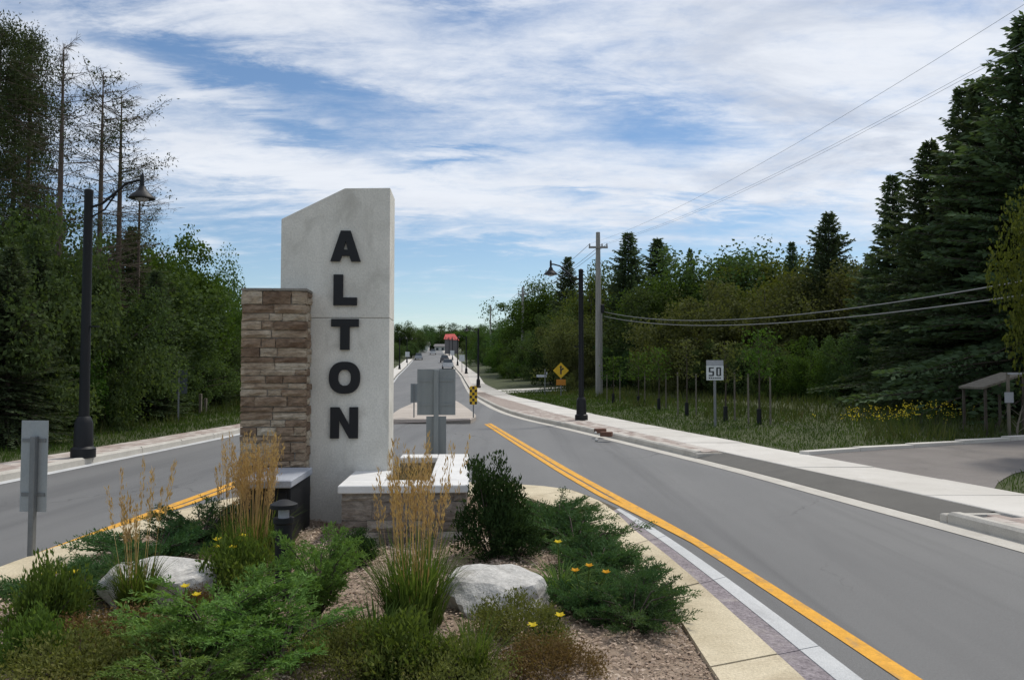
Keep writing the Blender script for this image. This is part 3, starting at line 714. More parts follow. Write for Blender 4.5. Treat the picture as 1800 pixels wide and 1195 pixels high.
SV = stone_variants()
SV_BROWN = [m.mesh('stone', M_stone) for m in SV]; SV_GREY = [m.mesh('stone', M_stone_grey) for m in SV]
def face_stones(parent, origin, along, width, z0, z1, meshes, hr, lr, seed, depth=0.10):
    """courses of ledge stone on one face; origin = left end at the base seen from outside, along = unit direction"""
    r = random.Random(seed); ang = math.atan2(along[1], along[0]); z = z0
    while z < z1-0.02:
        h = min(r.uniform(*hr), z1-z)
        if z1-(z+h) < 0.035: h = z1-z
        x = 0.0
        while x < width-0.01:
            l = r.uniform(*lr)*(1.5 if h < 0.06 else 1.0)
            if width-(x+l) < 0.09: l = width-x
            out = r.uniform(-0.012, 0.010); j = r.uniform(0.003, 0.010)
            cx, cz = x+l/2, z+h/2
            nrm = (along[1], -along[0])
            px = origin[0]+along[0]*cx - nrm[0]*(depth/2-out); py = origin[1]+along[1]*cx - nrm[1]*(depth/2-out)
            put('stone', r.choice(meshes), parent, (px, py, cz), (0, 0, ang), (max(.02, l-j), depth, max(.015, h-j)))
            x += l
        z += h
def build_pillar():
    # local frame of the sign: front face in front of the slab
    x0, x1, y0, y1, zt = -0.83, -0.222, -0.30, -0.008, 2.425
    m = MB(); m.box(x0+0.022, x1-0.022, y0+0.022, y1, 0.0, zt-0.005)
    p = put('stone_pillar', m.mesh('stone_pillar', M_mortar), MON)
    face_stones(p, (x0, y0), (1, 0), x1-x0, 0.1, zt, SV_BROWN, (0.052, 0.098), (0.11, 0.32), 3)
    face_stones(p, (x1, y0+0.08), (0, 1), y1-y0-0.09, 0.1, zt, SV_BROWN, (0.052, 0.098), (0.14, 0.36), 4, 0.06)
    face_stones(p, (x0, y1-0.01), (0, -1), y1-y0-0.09, 0.1, zt, SV_BROWN, (0.052, 0.098), (0.14, 0.36), 5, 0.06)
    for a, b in ((x0-0.004, -0.54), (-0.536, x1+0.004)):
        m = MB(); m.box(a, b, y0-0.006, y1, zt, zt+0.026, bev=0.004); put('cap', m.mesh('cap', M_mortar), p)
def build_planter():
    m = MB(); zt = 0.62
    walls = [(0.25, 1.28, -1.0, -0.70), (0.25, 0.54, -0.70, -0.004), (0.98, 1.28, -0.70, 1.24), (0.545, 1.28, 1.24, 1.54)]
    for (a, b, c, d) in walls: m.box(a, b, c, d, 0, zt-0.003)
    p = put('planter_wall', m.mesh('planter_wall', M_mortar), MON)
    face_stones(p, (0.23, -1.02), (1, 0), 1.07, 0.05, zt, SV_GREY, (0.09, 0.19), (0.16, 0.48), 11)
    face_stones(p, (1.30, -0.93), (0, 1), 2.48, 0.05, zt, SV_GREY, (0.09, 0.19), (0.16, 0.48), 12, 0.06)
    face_stones(p, (0.23, -0.015), (0, -1), 0.91, 0.05, zt, SV_GREY, (0.07, 0.16), (0.18, 0.4), 13, 0.06)
    e = 0.004
    for (a, b, c, d) in [(0.205, 0.575-e, -1.05, -0.70), (0.575, 0.97-e, -1.05, -0.70), (0.97, 1.325, -1.05, -0.70),
                         (0.205, 0.56, -0.70+e, -0.004), (0.97, 1.325, -0.70+e, 0.45), (0.97, 1.325, 0.45+e, 1.57), (0.545, 0.97-e, 1.22, 1.57)]:
        m = MB(); m.box(a, b, c, d, zt, zt+0.068, bev=0.007); put('cap', m.mesh('cap', M_cap), p)
    m = MB(); m.box(0.545, 0.975, 0.002, 1.235, 0.3, 0.52); m.box(0.545, 0.975, -0.695, -0.002, 0.3, 0.52)
    put('soil', m.mesh('soil', M_mulch), p)
build_pillar(); build_planter()
# low dark cabinet with a grey top in front of the pillar
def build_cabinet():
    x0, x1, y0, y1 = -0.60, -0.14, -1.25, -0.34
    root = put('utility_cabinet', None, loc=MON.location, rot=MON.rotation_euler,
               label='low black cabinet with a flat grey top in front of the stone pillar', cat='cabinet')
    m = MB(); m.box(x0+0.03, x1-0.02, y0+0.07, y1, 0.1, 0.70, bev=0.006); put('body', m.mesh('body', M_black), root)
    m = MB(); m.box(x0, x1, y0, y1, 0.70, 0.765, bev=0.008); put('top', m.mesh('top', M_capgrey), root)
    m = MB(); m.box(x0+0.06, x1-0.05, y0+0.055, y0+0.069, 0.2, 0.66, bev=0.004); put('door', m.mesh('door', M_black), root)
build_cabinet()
def build_bollard():
    x, y = on(497, 1062, 0.2); root = put('bollard_light', None, loc=(x, y, 0.14), label='short black bollard light among the green shrubs below the cabinet', cat='light')
    m = MB(); m.lathe([(0.075, 0), (0.075, 0.03), (0.045, 0.05), (0.055, 0.56), (0.065, 0.57), (0.065, 0.60)], 16); put('post', m.mesh('post', M_black, True), root)
    m = MB(); m.lathe([(0.035, 0.60), (0.035, 0.66)], 12); put('lens', m.mesh('lens', M_tab, True), root)
    m = MB(); m.lathe([(0.085, 0.66), (0.085, 0.685), (0.03, 0.71)], 16); put('hood', m.mesh('hood', M_black, True), root)
build_bollard()

# ------------------------------------------------------------------ boulders
def boulder(loc, size, seed, label, rotz):
    r = np.random.default_rng(seed); bm = bmesh.new(); bmesh.ops.create_icosphere(bm, subdivisions=4, radius=1.0)
    pl = [(unit(r.normal(size=3)*np.array([1, 1, .55])), r.uniform(.66, .86)) for _ in range(11)] + [(unit(np.array([r.uniform(-.12, .12), -.10, 1])), .60)]
    for v in bm.verts:
        p = np.array(v.co)
        for n, d in pl:
            k = p@n-d
            if k > 0: p = p - n*k*0.94
        q = p*3
        p = p*(1+0.03*math.sin(q[0]*2.1+seed)*math.sin(q[1]*2.7)+0.015*math.sin(q[2]*5+q[0]*4)+r.normal()*0.0025)
        v.co = p*np.array(size)
    me = bpy.data.meshes.new('boulder'); bm.to_mesh(me); bm.free(); me.materials.append(M_boulder)
    put('boulder', me, loc=loc, rot=(0, 0, rotz), label=label, cat='boulder', group='pale boulders in the planted island')
x, y = on(268, 1062, 0.2); boulder((x, y+0.15, 0.22), (0.40, 0.32, 0.29), 5, 'pale limestone boulder on the left, behind a tuft of green grass', 0.3)
x, y = on(868, 1085, 0.2); boulder((x, y+0.18, 0.21), (0.36, 0.30, 0.32), 9, 'flat topped white boulder in front of the planter, on the right', 0.1)

# ------------------------------------------------------------------ street lamps
def make_lamp():
    root = put('street_lamp', None, cat='lamp')
    m = MB(); m.lathe([(0.21, 0), (0.21, 0.16), (0.165, 0.20), (0.155, 0.62), (0.125, 0.70), (0.10, 0.74)], 16); put('base', m.mesh('base', M_black, True), root)
    m = MB(); m.lathe([(0.088, 0.74), (0.082, 2.5), (0.075, 4.800), (0.08, 4.820), (0.08, 4.880), (0.02, 4.910)], 14); put('pole', m.mesh('pole', M_black, True), root)
    m = MB(); pts = [Vector((0.07, 0, 4.570)), Vector((0.25, 0, 4.630)), Vector((0.50, 0, 4.840)), Vector((0.68, 0, 5.000)), Vector((0.88, 0, 5.055)), Vector((0.98, 0, 5.060))]
    m.tube(pts, [0.024]*6, 8); m.tube([(0.07, 0, 4.390), (0.3, 0, 4.520), (0.50, 0, 4.820)], 0.016, 6)
    m.lathe([(0.035, 4.940), (0.035, 5.140), (0.012, 5.200)], 10, c=(0.98, 0, 0)); put('arm', m.mesh('arm', M_black, True), root)
    m = MB(); m.lathe([(0.23, 4.720), (0.222, 4.745), (0.15, 4.815), (0.085, 4.870), (0.055, 4.950)], 20, c=(0.98, 0, 0)); sh = put('lamp_shade', m.mesh('lamp_shade', M_black, True), root)
    m = MB(); m.lathe([(0.07, 4.675), (0.11, 4.692), (0.12, 4.718)], 14, c=(0.98, 0, 0)); put('lens', m.mesh('lens', M_tab, True), sh)
    m = MB(); m.box(-0.02, 0.24, -0.02, 0.02, 2.36, 2.385); put('banner_bracket', m.mesh('banner_bracket', M_black), root)
    return root
lamp = make_lamp()
G_L = 'black street lamps along the road'
lx, ly = on(146, 803, 0.125)
lamp.location = (lx, ly, 0.12); lamp['label'] = 'black street lamp on the left verge, nearest to the camera'; lamp['group'] = G_L
lx2, ly2 = on(1022, 738, 0.125)
copy_tree(lamp, (lx2, ly2, 0.12), (0, 0, math.pi), label='black street lamp on the right, in front of the tall wooden utility pole', group=G_L)
names_r = ['second', 'third', 'fourth', 'fifth', 'sixth']
for k, d in enumerate((66, 104, 142, 180, 218)):
    copy_tree(lamp, (float(R_edge(d))+1.0, d, float(rise(d))+0.12), (0, 0, math.pi), label=f'small distant black street lamp, {names_r[k]} along the right side of the road', group=G_L)
for k, d in enumerate((123, 161, 200)):
    copy_tree(lamp, (float(L_edge(d))-0.8, d, float(rise(d))+0.12), (0, 0, 0), label=f'small distant black street lamp, {["nearest", "middle", "farthest"][k]} of those left of the far road', group=G_L)

# ------------------------------------------------------------------ signs
def sign_left():
    x, y = on(55, 977, 0.13); root = put('traffic_sign', None, loc=(x, y, 0.12), rot=(0, 0, R(-6)), label='narrow upright sign seen from behind at the left edge', cat='sign')
    m = MB(); m.box(-0.024, 0.024, -0.024, 0.024, 0, 1.0, bev=0.005); put('post', m.mesh('post', M_galv), root)
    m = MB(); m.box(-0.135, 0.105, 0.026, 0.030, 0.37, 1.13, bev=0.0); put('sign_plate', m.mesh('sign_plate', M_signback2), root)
    m = MB(); m.box(-0.12, 0.09, 0.018, 0.0255, 0.50, 0.53); put('bracket', m.mesh('bracket', M_galv), root); m = MB(); m.box(-0.12, 0.09, 0.018, 0.0255, 0.95, 0.98); put('bracket', m.mesh('bracket', M_galv), root)
sign_left()
def sign_mid():
    d = 10.0; x = (767-900)/1400*d
    root = put('traffic_sign', None, loc=(x, d, 0.12), rot=(0, 0, R(2)), label='large grey sign back with a narrower plate below, behind the planter', cat='sign')
    m = MB(); m.box(-0.03, 0.03, -0.03, 0.03, 0, 1.57, bev=0.006); put('post', m.mesh('post', M_signback), root)
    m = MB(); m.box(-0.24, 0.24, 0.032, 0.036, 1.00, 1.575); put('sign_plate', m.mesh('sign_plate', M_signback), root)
    m = MB(); m.box(-0.125, 0.125, 0.032, 0.036, 0.32, 0.985); put('lower_plate', m.mesh('lower_plate', M_signback), root)
    m = MB(); m.box(-0.21, 0.21, 0.022, 0.0315, 1.12, 1.145); put('bracket', m.mesh('bracket', M_signback), root); m = MB(); m.box(-0.21, 0.21, 0.022, 0.0315, 1.42, 1.445); put('bracket', m.mesh('bracket', M_signback), root)
sign_mid()
def markers():
    x, y = at(832, 745, 26.6).x, 26.6
    root = put('hazard_marker', None, loc=(x, y, 0.15), label='yellow and black chequered hazard marker on the far median nose', cat='sign')
    m = MB(); m.box(-0.02, 0.02, 0.01, 0.04, 0, 1.05); put('post', m.mesh('post', M_galv), root)
    W, z0, z1 = 0.13, 0.44, 1.06
    m = MB(); m.prism_y([(-W*.7, z0), (W*.7, z0), (W, z0+.06), (W, z1-.06), (W*.7, z1), (-W*.7, z1), (-W, z1-.06), (-W, z0+.06)], 0.002, 0.008); pl = put('sign_plate', m.mesh('sign_plate', M_markyellow), root)
    for i in range(6):
        for j in range(3):
            if (i+j) % 2: continue
            m = MB(); cx = -W+0.045+j*0.085; cz = z0+0.055+i*0.1
            m.box(cx-0.038, cx+0.038, -0.003, 0.0, cz-0.043, cz+0.043); put('square', m.mesh('square', M_ink), pl)
    x = at(728, 690, 26.9).x
    root = put('hazard_marker', None, loc=(x, 26.9, 0.15), label='small grey marker back partly hidden left of the big sign back', cat='sign')
    m = MB(); m.box(-0.02, 0.02, -0.04, -0.01, 0, 1.1); put('post', m.mesh('post', M_galv), root)
    m = MB(); m.box(-0.12, 0.12, 0.0, 0.006, 0.5, 1.13); put('sign_plate', m.mesh('sign_plate', M_signback), root)
markers()
def speed_sign():
    d = 22.0; b = at(1258, 775, d); k = d/1400
    root = put('speed_sign', None, loc=(b.x, d, 0.12), label='white square sign with dark numerals and grey tab on a post right of the road', cat='sign')
    zt, zb = 1.65+22*k-0.12, 1.65-13*k-0.12; W = 15*k; zm = zt-0.27*(zt-zb)
    m = MB(); m.box(-0.03, 0.03, 0.012, 0.06, 0, zt); put('post', m.mesh('post', M_galv), root)
    m = MB(); m.box(-W, W, 0.0, 0.008, zm+0.004, zt); put('tab', m.mesh('tab', M_tab), root)
    m = MB(); m.box(-W, W, 0.0, 0.008, zb, zm); pl = put('sign_plate', m.mesh('sign_plate', M_white), root)
    # numerals 50 and the line of small lettering below, as dark plates
    hz = zm-zb; t = 0.036
    def seg(x0, x1, z0, z1):
        return (x0, x1, z0, z1)
    five = [(-0.17, -0.03, .80, .88), (-0.17, -0.125, .58, .80), (-0.17, -0.03, .54, .62), (-0.07, -0.025, .34, .56), (-0.17, -0.04, .28, .36)]
    zero = [(0.035, 0.08, .30, .86), (0.125, 0.17, .30, .86), (0.06, 0.145, .80, .88), (0.06, 0.145, .28, .36)]
    for nm, S in (('numeral', five), ('numeral', zero)):
        m = MB()
        for i, (a, b2, c, e) in enumerate(S): m.box(a, b2, -0.003-0.0004*i, -0.0005, zb+hz*c, zb+hz*e)
        put(nm, m.mesh(nm, M_ink), pl)
    m = MB()
    for i in range(6): m.box(-0.17+i*0.058, -0.17+i*0.058+0.04, -0.003, -0.0005, zb+hz*.10, zb+hz*.19)
    put('lettering', m.mesh('lettering', M_ink), pl)
speed_sign()
def sign_verge():
    d = 24.0; b = at(313, 752, d); root = put('traffic_sign', None, loc=(b.x, d, 0.2), rot=(0, 0, R(25)), label='dull grey sign back on a thin post before the left trees', cat='sign')
    m = MB(); m.box(-0.025, 0.025, -0.025, 0.025, 0, 1.62); put('post', m.mesh('post', M_galv), root)
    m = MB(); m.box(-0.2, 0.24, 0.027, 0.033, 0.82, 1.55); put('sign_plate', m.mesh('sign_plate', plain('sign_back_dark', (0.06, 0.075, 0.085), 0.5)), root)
    for k, (px, yt, dd) in enumerate(((352, 692, 27), (361, 700, 27.5))):
        q = at(px, 728, dd); m = MB(); h = at(px, yt, dd).z-0.2
        m.box(-0.045, 0.045, -0.045, 0.045, 0, h, bev=0.008)
        put('wooden_post', m.mesh('wooden_post', M_stake), loc=(q.x, dd, 0.2), label=f'short wooden post at the left tree edge, {["left", "right"][k]} of two', cat='post')
sign_verge()
def street_name():
    d = 52.0; b = at(958, 685, d); root = put('street_name_sign', None, loc=(b.x, d, 0.12+float(rise(d))), label='pale street name blade on a thin post beside the yellow warning sign', cat='sign')
    m = MB(); m.box(-0.03, 0.03, -0.03, 0.03, 0, 1.75); put('post', m.mesh('post', M_galv), root)
    m = MB(); m.box(-0.55, 0.10, -0.012, 0.012, 1.22, 1.38); put('blade', m.mesh('blade', M_streetname), root)
    m = MB(); m.box(0.10, 0.14, -0.3, 0.3, 1.40, 1.55); put('blade', m.mesh('blade', M_streetname), root)
street_name()
def notice():
    d = 18.1; b = at(1775, 745, d); k = d/1400
    root = put('notice_board', None, loc=(b.x, d, 0.15), label='small white notice on a post under the spruces at the right edge', cat='sign')
    m = MB(); m.box(-0.03, 0.03, 0.01, 0.05, 0, 1.5); put('post', m.mesh('post', M_stake), root)
    m = MB(); m.box(-0.10, 0.10, -0.005, 0.009, 0.82, 1.06); put('plate', m.mesh('plate', M_tab), root)
    m = MB(); m.box(-0.02, 0.30, -0.01, 0.009, 1.46, 1.50); put('top_bar', m.mesh('top_bar', M_tab), root)
notice()
def shelter():
    d = 18.4; a = at(1728, 684, d); x1 = at(1806, 660, d).x-a.x; zg = float(ground_z(a.x, d)); z0 = a.z-zg; z1 = at(1790, 658, d).z-zg
    root = put('timber_shelter', None, loc=(a.x, d, zg), label='low grey timber shelter roof in the shade at the right edge', cat='shelter')
    for i in range(7):
        u0, u1 = i/7, (i+.93)/7; m = MB(); zz = lambda u: z0+(z1-z0)*u
        m._add([(x1*u0, 0, zz(u0)), (x1*u1, 0, zz(u1)), (x1*u1, 1.0, zz(u1)), (x1*u0, 1.0, zz(u0)), (x1*u0, 0, zz(u0)+.05), (x1*u1, 0, zz(u1)+.05), (x1*u1, 1.0, zz(u1)+.05), (x1*u0, 1.0, zz(u0)+.05)], [(0, 3, 2, 1), (4, 5, 6, 7), (0, 1, 5, 4), (1, 2, 6, 5), (2, 3, 7, 6), (3, 0, 4, 7)])
        put('roof_board', m.mesh('roof_board', M_stake), root)
    for u in (.08, .92):
        for yy in (.06, .94):
            m = MB(); m.box(x1*u-.025, x1*u+.025, yy-.025, yy+.025, 0, z0+(z1-z0)*u-.005); put('post', m.mesh('post', M_bark), root)
shelter()
# brown blocks lying by the kerb
for k, (px, py, rz) in enumerate(((1055, 758, 0.2), (1066, 764, -0.3))):
    x, y = on(px, py+3, 0.125); m = MB(); m.box(-0.14, 0.14, -0.09, 0.09, 0, 0.11, bev=0.01)
    put('brick', m.mesh('brick', M_brick), loc=(x, y, 0.128), rot=(0, 0, rz), label=f'loose brown block on the paved verge, {["left and upright", "right and nearer"][k]} of two', cat='brick')
for k, (px, py, s) in enumerate(((1047, 762, .035), (1049, 776, .05))):
    x, y = on(px, py, 0.13 if k == 0 else 0.0); bm = bmesh.new(); bmesh.ops.create_icosphere(bm, subdivisions=1, radius=s)
    for v in bm.verts: v.co *= random.uniform(.7, 1.2)
    me = bpy.data.meshes.new('rubble'); bm.to_mesh(me); bm.free(); me.materials.append(M_bits)
    put('rubble', me, loc=(x, y, (0.135 if k == 0 else 0.02)+s*.5), label=['pale stone chip lying on the pavers by the brown blocks', 'pale stone chip lying on the asphalt by the kerb'][k], cat='stone')

# ------------------------------------------------------------------ utility poles and wires
def utility_pole(x, d, h, label):
    z = float(ground_z(x, d)); root = put('utility_pole', None, loc=(x, d, z), label=label, cat='utility pole', group='wooden utility poles right of the road')
    m = MB(); m.lathe([(0.19, -0.3), (0.175, 3), (0.15, 7), (0.12, h)], 12); put('pole', m.mesh('pole', M_pole, True), root)
    m = MB(); m.box(-0.55, 0.55, -0.17, -0.06, h-0.95, h-0.84); ca = put('crossarm', m.mesh('crossarm', M_pole), root)
    for sx in (-0.5, 0.5, 0.22):
        m = MB(); m.lathe([(0.03, 0), (0.05, 0.04), (0.035, 0.08), (0.05, 0.12), (0.02, 0.17)], 8, c=(sx, -0.115, h-0.838)); put('insulator', m.mesh('insulator', M_tab, True), ca)
    m = MB(); m.box(0.13, 0.34, -0.12, 0.12, h-4.7, h-4.2, bev=0.03); put('splice_box', m.mesh('splice_box', M_black), root)
    m = MB(); m.tube([(0.19, -0.06, 0.2), (0.19, -0.06, 5.0)], 0.035, 6); put('cable_guard', m.mesh('cable_guard', M_pole), root)
    return (x, d, z, h)
P1 = utility_pole(at(1052, 600, 46).x, 46, 9.55, 'tall grey wooden utility pole with small crossarm, nearest on the right')
P2 = utility_pole(at(919, 600, 92).x, 92, 10.3, 'second wooden utility pole, thin before the trees right of the road')
P3 = utility_pole(at(862, 600, 138).x, 138, 10.5, 'third and farthest wooden utility pole above the distant road')
def wire(a, b, sag, label, mat=None, r=0.012, n=24):
    pts = []
    for i in range(n+1):
        t = i/n; p = Vector(a)*(1-t)+Vector(b)*t; p.z -= sag*4*t*(1-t); pts.append(p)
    m = MB(); m.tube(pts, r, 5); o = put('overhead_wire', m.mesh('overhead_wire', mat or M_wire), label=label, cat='wire', group='overhead wires')
top = lambda P, dx, dz: (P[0]+dx, P[1]-0.115, P[2]+P[3]+dz)
P0 = (12.1, 6.0, 0.1, 10.1)
for k, dx in enumerate((-0.5, 0.5, 0.22)):
    wire(top(P1, dx, -0.7), (P0[0]+dx*1.3, P0[1], P0[3]-0.7-0.15*k), 0.85, f'thin power line rising to the upper right corner, {["upper", "lower", "middle"][k]} of three', r=0.0045)
    wire(top(P1, dx, -0.7), top(P2, dx, -0.7), 0.5, f'far power line between the first and second pole, {["left", "right", "middle"][k]} one', r=0.014, n=12)
    wire(top(P2, dx, -0.7), top(P3, dx, -0.7), 0.5, f'distant power line between second and third pole, {["left", "right", "middle"][k]} one', r=0.016, n=10)
PR = (24.5, 36.5)
a0, a1 = at(1062, 548, 46), at(1062, 556, 46)
e0, e1 = at(1885, 478, 15.0), at(1885, 506, 15.0)
wire(a0, e0, 0.70, 'upper grey cable sagging across the front of the right trees', M_cable, 0.016)
wire(a1, e1, 0.62, 'lower grey cable sagging across the front of the right trees', M_cable, 0.017)

utility_pole(e0.x+0.12, 15.0, 4.9, 'wooden pole past the right edge that carries the two grey cables')
utility_pole(P0[0], P0[1], 10.1, 'wooden utility pole past the right edge that carries the power lines')
# ------------------------------------------------------------------ far end of the road: houses, roof, car
def house(px0, px1, ytop, d, label, roofc, seed):
    r = random.Random(seed); zb = float(rise(d)); xa, xb = at(px0, 600, d).x, at(px1, 600, d).x; h = at(px0, ytop, d).z - zb
    w = xb-xa; hw = h*0.68; root = put('house', None, loc=(xa, d, zb), label=label, cat='house')
    m = MB(); m.box(0, w, 0, 7, -1.0, hw); put('wall', m.mesh('wall', M_housewhite), root)
    m = MB(); m._add([(-.4, -.4, hw), (w+.4, -.4, hw), (w+.4, 7.4, hw), (-.4, 7.4, hw), (-.4, 3.5, h), (w+.4, 3.5, h)], [(0, 1, 5, 4), (3, 4, 5, 2), (0, 4, 3), (1, 2, 5), (0, 3, 2, 1)])
    put('roof', m.mesh('roof', roofc), root)
    n = max(2, int(w/2))
    for i in range(n):
        cx = w*(i+.5)/n; m = MB(); m.box(cx-.45, cx+.45, -.06, -.01, hw*.35, hw*.75); put('window', m.mesh('window', M_pane), root)
house(727, 752, 600, 300, 'white house at the far end of the road, left one', M_roofgrey, 1)
house(764, 783, 604, 305, 'low white house at the far end of the road, right one', M_roofgrey, 2)
def red_roof():
    d = 240; a = at(780, 596, d); b = at(806, 596, d); zb = float(rise(d))
    root = put('red_roofed_building', None, loc=(a.x, d, zb), label='small bright red roof showing above the distant road', cat='building'); w = b.x-a.x; h = a.z-zb
    m = MB(); m.box(0.3, w-.3, 0.3, 4, 0, h); put('wall', m.mesh('wall', M_roofgrey), root)
    m = MB(); m._add([(0, 0, h), (w, 0, h-.3), (w, 4.3, h-.3), (0, 4.3, h), (0.3, 2.1, h+1.6), (w*.7, 2.1, h+1.7)], [(0, 1, 5, 4), (3, 4, 5, 2), (0, 4, 3), (1, 2, 5), (0, 3, 2, 1)]); put('roof', m.mesh('roof', M_roofred), root)
red_roof()
def car(x, d, paint, label):
    zb = float(rise(d))
    root = put('car', None, loc=(x, d, zb+0.02), rot=(0, 0, R(6)), label=label, cat='car', group='tiny cars on the far road')
    m = MB(); m.prism_z([(-.85, -2), (.85, -2), (.88, 0), (.85, 2), (-.85, 2), (-.88, 0)], .3, .95); put('body', m.mesh('body', paint), root)
    m = MB(); m._add([(-.75, -1.2, .95), (.75, -1.2, .95), (.75, 1.6, .95), (-.75, 1.6, .95), (-.62, -.6, 1.5), (.62, -.6, 1.5), (.62, 1.2, 1.5), (-.62, 1.2, 1.5)], [(0, 1, 5, 4), (1, 2, 6, 5), (2, 3, 7, 6), (3, 0, 4, 7), (4, 5, 6, 7)]); put('cabin', m.mesh('cabin', M_pane), root)
    m = MB(); m.box(-.62, .62, -.6, 1.2, 1.5, 1.54); put('roof', m.mesh('roof', paint), root)
    for sx in (-.8, .8):
        for sy in (-1.3, 1.3):
            m = MB(); m.tube([(sx-.1, sy, .32), (sx+.1, sy, .32)], .32, 12); put('wheel', m.mesh('wheel', M_tyre), root)
car(at(761, 617, 235).x, 235, M_carwhite, 'tiny white car in the middle of the distant road')
car(float(R_edge(128))-1.0, 128, M_carwhite, 'tiny white car at the right kerb of the distant road')
car(float(R_edge(165))-1.0, 165, M_roofgrey, 'tiny dark car at the right kerb of the distant road')
car(float(L_edge(185))+1.2, 185, plain('car_silver', (.4, .41, .43), .3), 'tiny silver car on the left of the distant road')
def far_sign(px, d, h, label):
    x = at(px, 640, d).x; zg = float(rise(d))+.1; root = put('road_sign', None, loc=(x, d, zg), label=label, cat='sign', group='small far road signs')
    m = MB(); m.box(-.04, .04, 0, .06, 0, h); put('post', m.mesh('post', M_galv), root)
    m = MB(); m.box(-.38, .38, -.02, -.004, h-.9, h); put('sign_plate', m.mesh('sign_plate', M_white), root)
far_sign(812, 110, 2.4, 'small white sign on the far right sidewalk'); far_sign(795, 150, 2.6, 'tiny white sign farther along the right side of the road'); far_sign(716, 140, 2.5, 'tiny white sign left of the far road')

# ------------------------------------------------------------------ trees
def crown_mesh(name, mat, rx, rz, n_cl, n_leaf, L, base, seed, hollow=0.45, flat=1.0):
    """broadleaf crown of unit height 1 (scaled on placing): clumps of leaves through an uneven ellipsoid; returns crown and limb meshes"""
    global rng; rng = np.random.default_rng(seed)
    cz = (1+base)/2; hz = (1-base)/2
    d = sphere_dirs(n_cl*2); r = (hollow+(1-hollow)*rng.random(n_cl*2)**0.6)
    c = d*r[:, None]*np.array([rx, rx, hz])
    lump = 1+0.30*np.sin(d[:, 0]*3.3+seed)*np.cos(d[:, 2]*4+seed*2)+0.20*np.sin(d[:, 1]*5+seed)+0.10*rng.normal(size=len(d))
    c *= lump[:, None]; c[:, 2] += cz; c = c[c[:, 2] > base*0.6+0.02][:n_cl]
    k = len(c); per = max(8, n_leaf//k); sig = rng.uniform(0.028, 0.085, k); zst = rng.uniform(0.7, 1.7, k)
    ci = np.repeat(np.arange(k), per); u = sphere_dirs(len(ci))*(rng.random((len(ci), 1))**0.45)
    pos = c[ci] + u*(sig[ci]*1.9)[:, None]*np.stack([1.12/np.sqrt(zst[ci]), 1.12/np.sqrt(zst[ci]), zst[ci]], 1)
    D = unit(u*0.6 + sphere_dirs(len(ci))*0.8 + np.array([0, 0, -0.25]))
    pos[:, 2] = np.maximum(pos[:, 2], 0.01)
    zs = 1.0/np.quantile(pos[:, 2], 0.9995); pos[:, 2] *= zs; c[:, 2] *= zs
    l = L*rng.uniform(0.7, 1.35, len(ci))
    V, F = cards(pos, D, l, l*0.72, 0.12)
    cm = mesh_np(name, V, F, mat)
    segs = [([(0, 0, 0), (0.005, 0, base+0.1), (0.0, 0.01, cz), (0.01, 0, 0.85)], [0.022, 0.016, 0.011, 0.004])]
    for q in c[:min(k, 26)]:
        z0 = max(0.04, min(0.75, q[2]*0.55)); mid = (q*0.5+np.array([0, 0, z0])*0.5)+np.array([0, 0, 0.02])
        segs.append(([(0, 0, z0), tuple(mid), tuple(q)], [0.009, 0.006, 0.002]))
    TV, TF = tubes_np(segs, 5); tm = mesh_np('trunk', TV, TF, M_bark, smooth=True)
    return cm, tm
def spruce_mesh(seed, droop=0.25, dens=1.6, r0=0.235, mat=None, base=0.04, L=0.021):
    """unit-height spruce: whorls of branches carrying sprays of needles"""
    global rng; rng = np.random.default_rng(seed); r = rng
    C, D, Ls = [], [], []; segs = [([(0, 0, 0), (0, 0, 0.5), (0, 0, 0.98)], [0.016, 0.010, 0.002])]
    z = base
    while z < 0.985:
        t = (z-base)/(1-base); ln = r0*(1-t)**0.92*r.uniform(0.72, 1.18)+0.008
        nb = int(7+5*(1-t)); a0 = r.uniform(0, 6.28)
        for b in range(nb):
            a = a0+b*6.283/nb+r.normal()*0.16; l = ln*r.uniform(0.55, 1.25); up = 0.50*t-0.06+r.normal()*0.09
            dr = droop*(1-t)*r.uniform(0.6, 1.3)
            ca, sa = math.cos(a), math.sin(a)
            npt = max(4, int(l/0.0105*dens)); s = np.linspace(0.10, 1, npt)
            pz = z + l*(up*s - dr*s*s + 0.12*s**3)
            P = np.stack([ca*l*s, sa*l*s, pz], 1)
            if t < 0.9: segs.append(([(0, 0, z), tuple(P[npt//2]), tuple(P[-1])], [0.0035*(1-t)+.0008, 0.002, 0.0005]))
            wid = 0.30*l*(1-0.65*s)+0.010
            for side in (-1, 1):
                off = side*np.stack([-sa*wid, ca*wid, -0.20*wid], 1)
                k = r.uniform(0.12, 0.95, (npt, 1)); C.append(P+off*k*0.55); D.append(unit(off*0.9+np.array([ca, sa, -0.18])*wid[:, None]+r.normal(size=(npt, 3))*0.006)); Ls.append(np.full(npt, L)*r.uniform(.7, 1.3, npt))
            C.append(P); D.append(unit(np.tile([ca, sa, 0.15], (npt, 1))+r.normal(size=(npt, 3))*0.35)); Ls.append(np.full(npt, L*0.8))
        z += (0.024-0.011*t)*r.uniform(0.6, 1.4)
    C, D, Ls = np.concatenate(C), np.concatenate(D), np.concatenate(Ls)
    V, F = cards(C, D, Ls, Ls*0.42, 0.06)
    TV, TF = tubes_np(segs, 4)
    return mesh_np('crown', V, F, mat or L_spruce), mesh_np('trunk', TV, TF, M_bark, smooth=True)
